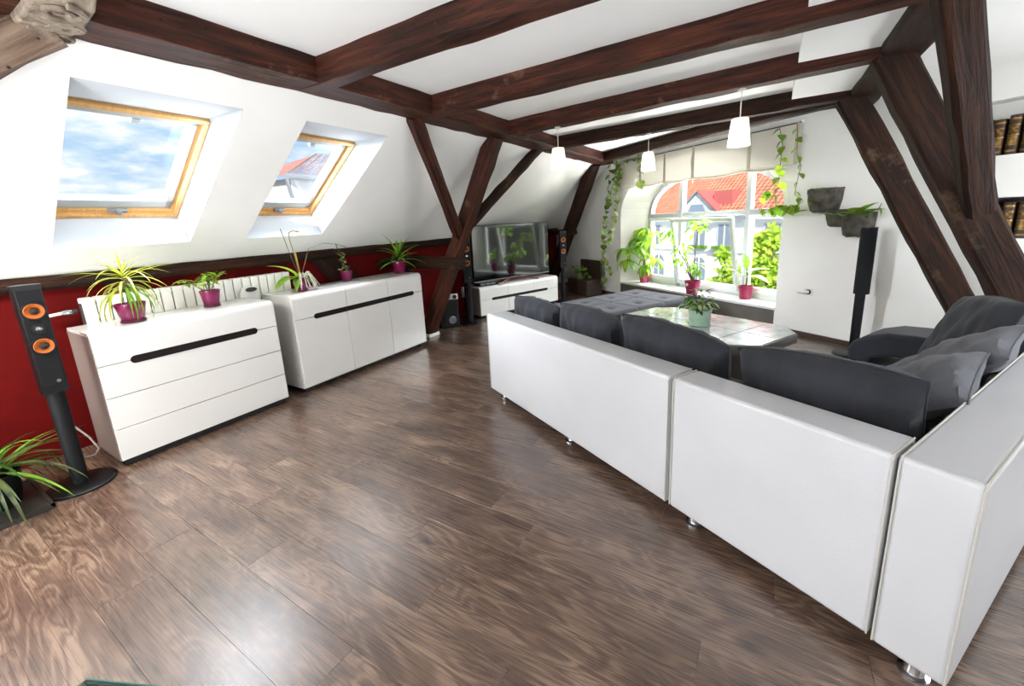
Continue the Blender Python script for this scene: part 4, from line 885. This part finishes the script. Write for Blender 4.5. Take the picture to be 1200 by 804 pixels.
def px_vine(par, pix, d, meshes, L, n, mt='stem', hangdown=True, seed=1, every=None):
    rg = random.Random(seed); pts = [V(gpx(x, y, d)) for x, y in pix]; pts = [V((p_.x, d+rg.uniform(-.02, .02), p_.z)) for p_ in pts]
    hang(par, pts, mt, .0035)
    seg = [(pts[i+1]-pts[i]).length for i in range(len(pts)-1)]; tot = sum(seg)
    for k in range(n):
        t = tot*(k+.5)/n; i = 0
        while i < len(seg)-1 and t > seg[i]: t -= seg[i]; i += 1
        b = pts[i].lerp(pts[i+1], min(1, t/seg[i])); sd_ = 1 if k % 2 else -1
        leafc(par, rg.choice(meshes), b, (0 if sd_ > 0 else 180)+rg.uniform(-60, 60), rg.uniform(-75, -25), L*rg.uniform(.75, 1.2), before_blind, roll=rg.uniform(-40, 40))
px_vine(po, [(940, 235), (930, 228), (937, 205), (940, 195), (933, 180), (934, 145)], -.20, hm_, .10, 9, seed=2)
px_vine(po, [(914, 148), (917, 170), (914, 200), (911, 220), (905, 232)], -.20, hm_, .13, 12, seed=3)
px_vine(po, [(942, 236), (928, 244), (915, 240), (900, 246), (890, 245)], -.20, hm_, .14, 10, seed=4)
px_vine(po, [(905, 232), (898, 222), (891, 236)], -.20, hm_, .12, 4, seed=5)
for (x, y) in ((956, 222), (950, 240), (975, 252), (990, 252), (1002, 250), (1012, 252), (945, 247), (960, 236)):
    b = V(gpx(x, y, -.20)); leafc(po, rng.choice(hm_), b, rng.uniform(180, 360), rng.uniform(-10, 40), rng.uniform(.12, .2), before_wall)
px_vine(po, [(1008, 250), (1020, 248), (1030, 244), (1034, 238)], -.06, hm_, .10, 2, seed=6)
b = V(gpx(1006, 252, -.15))
for az, el in ((-10, 50), (20, 30), (200, 20), (-40, 20)): leaf(po, hm_[1], b, az, el, .26, ws=.6)
iv = thing('ivy', 'variegated ivy hanging from the beam down the left side of the window', 'plant', (0, 0, 0), 0, 'climbing plants'); iv.matrix_world = GM
im = [leaf_mesh('ivy_leaf', m_, .85, 'heart', 25, .1, 5) for m_ in ('leaf_ivy', 'leaf_ivy', 'leaf_pale', 'leaf_mid')]
im2 = [leaf_mesh('ivy_leaf', m_, .85, 'heart', 25, .1, 5) for m_ in ('leaf_pale', 'leaf_yellowgreen', 'leaf_ivy')]
px_vine(iv, [(716, 190), (714, 205), (711, 240), (708, 270), (707, 300), (709, 320), (706, 338)], -.24, im, .13, 26, seed=11)
px_vine(iv, [(723, 186), (720, 205), (722, 235), (720, 262), (715, 285)], -.24, im, .12, 22, seed=12)
px_vine(iv, [(727, 190), (725, 210), (716, 222), (713, 240)], -.24, im, .12, 12, seed=13)
px_vine(iv, [(708, 300), (713, 312), (716, 322)], -.24, im2, .10, 6, seed=14)
px_vine(iv, [(712, 172), (725, 168), (738, 168), (750, 174), (758, 166)], -.52, im, .11, 10, seed=15)
px_vine(iv, [(752, 176), (750, 195), (750, 208), (750, 216)], -.24, im, .17, 6, seed=16)
px_vine(iv, [(727, 190), (738, 186), (750, 186)], -.24, im, .10, 5, seed=17)

# ================================================================== WALL THINGS
cr_ = thing('plant_crate', 'dark wooden crate with a small trailing plant in the far corner', 'crate', gpt(*[(gpx(673, 335, -.3)[0]+gpx(703, 332, -.3)[0])/2, -.32, 0]), GA)
MB().box(-.38, .30, -.18, .18, 0, .30).build('box', 'crate_wood', cr_, bevel=.006)
MB().box(-.38, .30, .14, .18, .30, .66).build('back_board', 'crate_wood', cr_, bevel=.006)
MB().box(-.015, .015, -.186, -.18, 0, .30).build('strap', 'bronze', cr_)
for k in range(26):
    leaf(cr_, rng.choice(im), (rng.uniform(-.25, .18), -.1+rng.uniform(-.08, .05), .33+rng.uniform(0, .22)), rng.uniform(0, 360), rng.uniform(-40, 40), rng.uniform(.09, .15))
MB().tube([(0, -.05, .3), (-.05, -.08, .5), (.05, -.1, .58), (.12, -.12, .45)], .006, 5).build('stem', 'stem', cr_, smooth=True)
sk = thing('wall_socket', 'white plug in a socket low on the gable wall', 'socket', gpt(*gpx(948, 342)), GA)
MB().box(-.05, .05, -.012, 0, -.04, .04).build('plate', 'plastic_white', sk, bevel=.004)
MB().cyl((.0, -.012, 0), (.0, -.015, 0), .03).build('socket_well', 'gap_dark', sk); MB().tube([(0, -.015, 0), (-.02, -.05, -.002), (-.09, -.055, -.005)], [.018, .018, .02], 10).build('plug', 'plastic_white', sk, smooth=True)
# books
def book(loc, h_, th, i, label, grp):
    b = thing('book', label, 'book', loc, GA, grp)
    q = MB(); pr = [(-th/2, .12), (th/2, .12)]+[(th/2*math.cos(math.pi*k/8), -.018*math.sin(math.pi*k/8)) for k in range(9)]
    q.prism(pr, 0, h_).build('cover', 'book_leather', b, smooth=True)
    for z in (.10, .26, .5, .74, .9):
        pr2 = [(th/2*math.cos(math.pi*k/8)*1.02, -.023*math.sin(math.pi*k/8)-.001) for k in range(9)]
        MB().prism(pr2, h_*z-.007, h_*z+.007).build('spine_band', 'gilt', b, smooth=True)
    pr2 = [(th/2*math.cos(math.pi*k/8)*.9, -.020*math.sin(math.pi*k/8)-.001) for k in range(1, 8)]
    MB().prism(pr2, h_*.3, h_*.46).build('title_panel', 'gilt', b, smooth=True); MB().prism(pr2, h_*.56, h_*.7).build('title_panel', 'gilt', b, smooth=True)
    return b
for i in range(10):
    s_ = .905+i*.083; book(gpt(s_, .05, N1[2]), .30-.01*(i % 3), .068, i, 'old brown book with gilded spine bands in the upper wall niche', 'books in the upper niche')
for i in range(9):
    s_ = 1.205+i*.088; book(gpt(s_, .06, N2[2]+.012), .285, .072, i, 'old brown book with gilded spine bands in the lower wall niche', 'books in the lower niche')
bc = thing('book_case', 'dark rounded wooden case around the lower row of books', 'shelf', gpt(1.75, .1, N2[2]), GA)
MB().box(-.62, .62, .085, .095, .0, .335).build('back_panel', 'crate_wood', bc); MB().box(-.62, .62, -.09, .085, 0, .012).build('shelf', 'sill_paint', bc)
MB().prism([(-.625, .33), (-.625, .27), (-.61, .31), (-.59, .325), (-.57, .33)], -.09, .09, XZ).build('corner', 'crate_wood', bc)
MB().box(-.625, .62, -.09, .09, .328, .338).box(-.63, -.615, -.09, .09, 0, .30).build('case_rim', 'crate_wood', bc)
for i, s_ in enumerate((1.03, 1.05, 1.085)):
    tag(at(MB().tube([(0, 0, 0), (.0, -.02, -.005), (.012*(i-1), -.022, -.09)], .004, 5).build('ribbon', 'screw_dark', smooth=True), gpt(s_, -.0, N1[2]+.006), GA), 'dark bookmark ribbon hanging below the upper books', 'ribbon', 'bookmark ribbons')
# roman blind
bl = thing('roman_blind', 'cream fabric blind gathered above the arched window', 'blind'); bl.matrix_world = GM
s0, s1 = -3.50, -.42
MB().box(s0, s1, -.07, -.03, 2.405, 2.43).build('rail', 'sill_paint', bl); MB().box(s0, s1, -.075, -.069, 2.40, 2.412).build('rail_edge', 'screw_dark', bl)
tp_ = [-3.08, -2.44, -1.95, -1.30, -.96]
tapes = [s0+.03, -2.95, -2.42, -1.88, -1.02, s1-.03]
def zb_(s_):
    for a, b in zip(tapes, tapes[1:]):
        if a <= s_ <= b: t = (s_-a)/(b-a); return 1.985-.025*math.sin(math.pi*t)
    return 2.0
def bfn(u, v):
    s_ = s0+(s1-s0)*u; zt_ = 2.405; z0_ = zb_(s_)
    if v < .7: return (s_, -.05-.02*math.sin(v*5)*(.6+.4*math.sin(s_*9)), zt_+(z0_-zt_)*v/.7)
    if v < .85: t = (v-.7)/.15; return (s_, -.05-.11*math.sin(math.pi/2*t), z0_-.035*t)
    t = (v-.85)/.15; return (s_, -.16+.12*t, z0_-.035+.02*t)
MB().grid(bfn, 80, 24).build('fabric', 'fabric_blind', bl, smooth=True)
for t_ in tapes: MB().box(t_-.02, t_+.02, -.083, -.078, 1.97, 2.405).build('tape', 'tape', bl)
MB().tube([(-1.86, -.09, 2.40), (-1.9, -.1, 2.2), (-1.86, -.1, 2.0), (-1.85, -.1, 1.9)], .006, 5).build('pull_cord', 'sill_paint', bl, smooth=True)
# pendant lamps
def lamp(loc, label):
    l = thing('pendant_lamp', label, 'lamp', loc, 0, 'pendant lamps')
    MB().cyl((0, 0, 2.38-loc[2]), (0, 0, 2.365-loc[2]), .03).build('ceiling_rose', 'shade_white', l); MB().cyl((0, 0, .19), (0, 0, 2.37-loc[2]), .004, n=8).build('cord', 'shade_white', l)
    MB().lathe([(.080, 0), (.060, .195), (.055, .20), (.012, .205), (.012, .20), (.052, .195), (.076, .004)], 32).build('lamp_shade', 'shade_white', l, smooth=True)
    pl_ = light('pendant_fill', 'POINT', (0, 0, .07), (0, 0, -1), 27, (.97, .98, 1), shadow_soft_size=.03); pl_.parent = l  # added fill for the far end of the room; the pendants hang unlit
    MB().lathe([(.01, .10), (.028, .11), (.03, .13), (.016, .16), (.016, .19)], 16).build('bulb', 'plastic_white', l, smooth=True)
lamp((-1.86, 3.99, 1.985), 'white cone lamp hanging from the tie beam nearest the leaning post')
lamp((-.255, 3.80, 1.975), 'white cone lamp hanging over the right half of the coffee table')
lamp((-1.24, 5.06, 1.985), 'white cone lamp hanging close to the ivy and the blind')
# glass table corner at the bottom edge of the view
gt = thing('glass_table', 'glass side table whose clipped corner just shows at floor edge', 'table', (-1.62, -.10, 0))
a = onz(90, 804, .45)-gt.location; b = onz(101, 796, .45)-gt.location; c = onz(150, 801, .45)-gt.location
d = (c-b).normalized(); e_ = V((-d.y, d.x, 0))
poly = [(a.x, a.y), (b.x, b.y), (c.x, c.y), (c.x+d.x*.25, c.y+d.y*.25), (c.x+d.x*.25-e_.x*.55, c.y+d.y*.25-e_.y*.55), (a.x-e_.x*.5, a.y-e_.y*.5)]
gt_top = MB().prism(poly, .438, .45).build('glass_top', 'table_glass', gt)
cen = V((sum(p_[0] for p_ in poly)/6, sum(p_[1] for p_ in poly)/6))
MB().tube([(x, y, .444) for x, y in poly], .006, 6, closed=True).build('glass_edge', 'glass_edge', gt)
for x, y in poly:
    k = .72; MB().cyl((cen.x+(x-cen.x)*k, cen.y+(y-cen.y)*k, 0), (cen.x+(x-cen.x)*k, cen.y+(y-cen.y)*k, .438), .012).build('leg', 'chrome', gt, smooth=True)

# ================================================================== OUTSIDE
D = 12.0
hs = thing('house', 'white house across the street with red tiled roof and a dormer', 'house'); hs.matrix_world = GM @ M.Translation((0, D, 0))
EZ = 1.40; hx0, hx1 = -30, 1.0
MB().box(hx0, hx1, 0, 8, -7, EZ).build('wall', 'house_white', hs)
MB().box(hx0, hx1, -.10, 0, -.40, -.28).build('string_course', 'house_trim', hs); MB().box(hx0, hx1, -.45, .1, EZ-.12, EZ+.02).build('eave', 'house_trim', hs)
MB().box(-17.9, -16.6, -.12, 0, -7, EZ-.12).build('pilaster', 'house_pink', hs)
def hwin(c, z0, z1, w_, arched=False):
    pr = [(c-w_, z0), (c+w_, z0)]+([(c+w_*math.cos(math.pi*i/10), z1-w_+w_*math.sin(math.pi*i/10)) for i in range(11)] if arched else [(c+w_, z1), (c-w_, z1)])
    pr2 = [(c+(x-c)*1.25, (z0+z1)/2+(z-(z0+z1)/2)*1.12) for x, z in pr]
    f_ = MB().prism(pr2, -.06, .0, XZ).build('window', 'house_trim', hs); MB().prism(pr, -.075, -.062, XZ).build('pane', 'house_glass', f_)
    MB().box(c-.03, c+.03, -.085, -.07, z0, z1).build('glazing_bar', 'house_white', f_)
for c in (-21, -18.9, -15.2, -12.25, -10.85, -8.6, -6.4): hwin(c, -.15, .85, .32)
for c in (-20, -14.9, -12.2, -9.4, -6.8): hwin(c, -2.3, -.70, .38, True)
for c in (-12.25, -10.85): MB().box(c-.5, c+.5, -.3, -.06, -.26, -.12).build('flower_box', 'leaf_mid', hs)
# roof of overlapping tile courses, far too many tiles to count
rp = R(44); q = MB(); RLn = 6.8; nrow = 34
for j in range(nrow):
    a, b = RLn*j/nrow, RLn*(j+1.12)/nrow
    nx = 150
    for i in range(nx):
        x0, x1 = hx0-.3+(hx1-hx0+.6)*i/nx, hx0-.3+(hx1-hx0+.6)*(i+1)/nx; xm = (x0+x1)/2
        def P(x, t, h_): return (x, -.5+t*math.cos(rp)-h_*math.sin(rp), EZ+t*math.sin(rp)+h_*math.cos(rp))
        k = len(q.v); q.v += [V(P(x0, a, .03)), V(P(xm, a, .085)), V(P(x1, a, .03)), V(P(x0, b, .0)), V(P(xm, b, .05)), V(P(x1, b, .0))]
        q.f += [(k, k+1, k+4, k+3), (k+1, k+2, k+5, k+4)]
ro = q.build('roof_tiles', 'roof_tile', hs); ro['kind'] = 'stuff'
MB().add([(hx0, -.4, EZ-.02), (hx1, -.4, EZ-.02), (hx1, 4.3, EZ+4.75), (hx0, 4.3, EZ+4.75)], [(0, 1, 2, 3)]).build('roof_deck', 'roof_tile_dark', hs)
dc = -11.95
MB().prism([(dc-1.15, EZ+.02), (dc+1.05, EZ+.02), (dc, EZ+.98)], -.62, 1.2, XZ).build('dormer', 'house_grey', hs)
for s in (-1, 1):
    p0, p1 = V((dc, 0, EZ+1.0)), V((dc+s*1.25, 0, EZ-.05)); d_ = p1-p0; nn = V((-d_.z, 0, d_.x)).normalized()*(.07 if s < 0 else -.07)
    if nn.z < 0: nn = -nn
    q = MB(); vs = [p0, p1, p1+nn, p0+nn]; q.add([v+V((0, -.72, 0)) for v in vs]+[v+V((0, 1.6, 0)) for v in vs], [(0, 1, 2, 3), (4, 5, 6, 7), (0, 1, 5, 4), (1, 2, 6, 5), (2, 3, 7, 6), (3, 0, 4, 7)])
    q.build('dormer_roof', 'dormer_red' if s > 0 else 'zinc', hs)
MB().prism([(dc-.55, EZ+.05), (dc+.5, EZ+.05), (dc+.32, EZ+.42), (dc-.34, EZ+.42)], -.66, -.63, XZ).build('dormer_window', 'house_glass', hs)
MB().box(dc+.55, dc+1.5, -.2, .6, EZ+.1, EZ+.95).build('dormer_cheek', 'dormer_red', hs)
# ground of the street
gd = MB().box(-60, 30, .6, 40, -7.2, -7.0).build('street', 'asphalt'); gd['kind'] = 'structure'; gd.matrix_world = GM
# tree in front of the window
def tree(name, label, base, crown, n, lsz, seed, trunk_h):
    rg = random.Random(seed); t = thing(name, label, 'tree', base); q = MB()
    for k in range(n):
        c, r_ = rg.choice(crown); c = V(c); d_ = V((rg.gauss(0, 1), rg.gauss(0, 1), rg.gauss(0, 1))).normalized()*rg.uniform(.2, 1)
        p_ = c+V((d_.x*r_[0], d_.y*r_[1], d_.z*r_[2])); a = V((rg.gauss(0, 1), rg.gauss(0, 1), rg.gauss(0, .6))).normalized(); b = a.orthogonal(); b.rotate(M.Rotation(rg.uniform(0, 6), 3, a)); L = lsz*rg.uniform(.6, 1.3)
        k_ = len(q.v); q.v += [p_, p_+a*L*.5+b*L*.22, p_+a*L, p_+a*L*.5-b*L*.22]; q.f.append((k_, k_+1, k_+2, k_+3))
    f_ = q.build('foliage', 'leaf_tree', t); f_['kind'] = 'stuff'
    MB().tube([(0, 0, 0), (.05, 0, trunk_h*.5), (0, .05, trunk_h)], [.14, .11, .06], 8).build('trunk', 'bark', t, smooth=True)
    for c, r_ in crown: MB().tube([(0, .05, trunk_h*.8), V(c)*.6+V((0, 0, trunk_h*.35)), V(c)], [.05, .035, .012], 6).build('branch', 'bark', t, smooth=True)
    return t
def tree_px(pix, d, base_z):
    pts = [V(gpx(x, y, d)) for x, y, _ in pix]; bs = V(gpx(pix[0][0], pix[0][1], d)); base = gpt(bs.x+.3, d, base_z); out_ = []
    for p_, (x, y, r_) in zip(pts, pix):
        w_ = gpt(p_.x, d, p_.z); m_ = mpp(w_)*r_; out_.append((tuple(w_-base), (m_, m_, m_)))
    return base, out_
b, cr2 = tree_px([(896, 305, 22), (905, 280, 16), (885, 325, 18), (912, 320, 18), (890, 285, 12), (908, 345, 14), (880, 345, 12)], 4.5, -7)
tree('street_tree', 'bright leafy tree growing just outside the right window pane', b, cr2, 2600, .17, 4, 7)
b, cr2 = tree_px([(852, 318, 10), (848, 300, 8), (856, 334, 10), (840, 332, 8)], 6, -7)
tree('street_tree', 'smaller light green tree seen through the tilted middle pane', b, cr2, 900, .17, 5, 6.4)
# house seen through the second skylight
HX = -13.0
e0 = onx(327, 206, HX); e1 = onx(400, 207, HX); r0 = onx(371, 181, HX-2.2); r1 = onx(402, 177, HX-2.2)
ho = thing('neighbour_house', 'grey house with a red tiled roof beyond the second skylight', 'house', (HX, e0.y, -7))
Y1 = e0.y+9; ez = e0.z
MB().box(-6, 0, .35, 9, 0, ez+7-.05).build('wall', 'house_grey', ho)
q = MB(); rz_ = r0.z+7; ry = r0.y-e0.y; nrow = 14
for j in range(nrow):
    t0, t1 = j/nrow, (j+1.1)/nrow; m_ = 26
    for i in range(m_):
        def P(u, t, h_): return V((.35-2.6*t, ry*t+(9-ry*t)*u, ez+7+(rz_-ez-7)*t+h_))
        u0, u1 = i/m_, (i+1)/m_; k = len(q.v); q.v += [P(u0, t0, .04), P((u0+u1)/2, t0, .10), P(u1, t0, .04), P(u0, t1, 0), P((u0+u1)/2, t1, .05), P(u1, t1, 0)]; q.f += [(k, k+1, k+4, k+3), (k+1, k+2, k+5, k+4)]
o = q.build('roof_tiles', 'roof_tile_dark', ho); o['kind'] = 'stuff'
MB().add([(.3, 0, ez+7), (-2.25, ry, rz_), (-6, .2, ez+7)], [(0, 1, 2)]).build('roof_hip', 'roof_tile_dark', ho)
MB().tube([(.42, -.05, ez+7-.05), (.42, 9, ez+7-.05)], .08, 8).build('gutter', 'zinc', ho, smooth=True)
MB().tube([(.42, -.02, ez+7-.1), (.3, .1, ez+7-.5), (.1, .32, ez+7-.9), (.1, .32, 0)], .06, 8).build('downpipe', 'zinc', ho, smooth=True)
MB().box(-2.7, -2.2, ry+1.2, ry+1.8, rz_-.3, rz_+.35).build('chimney', 'house_grey', ho)
# tree top beyond the first skylight
tb = onx(145, 232, -16)
tree('distant_tree', 'small dark tree top on the horizon beyond the first skylight', (tb.x, tb.y, -7), [((0, 0, tb.z+7-.35), (.35, .5, .45)), ((.0, -.4, tb.z+7-.75), (.35, .35, .25))], 420, .16, 9, tb.z+6.4)
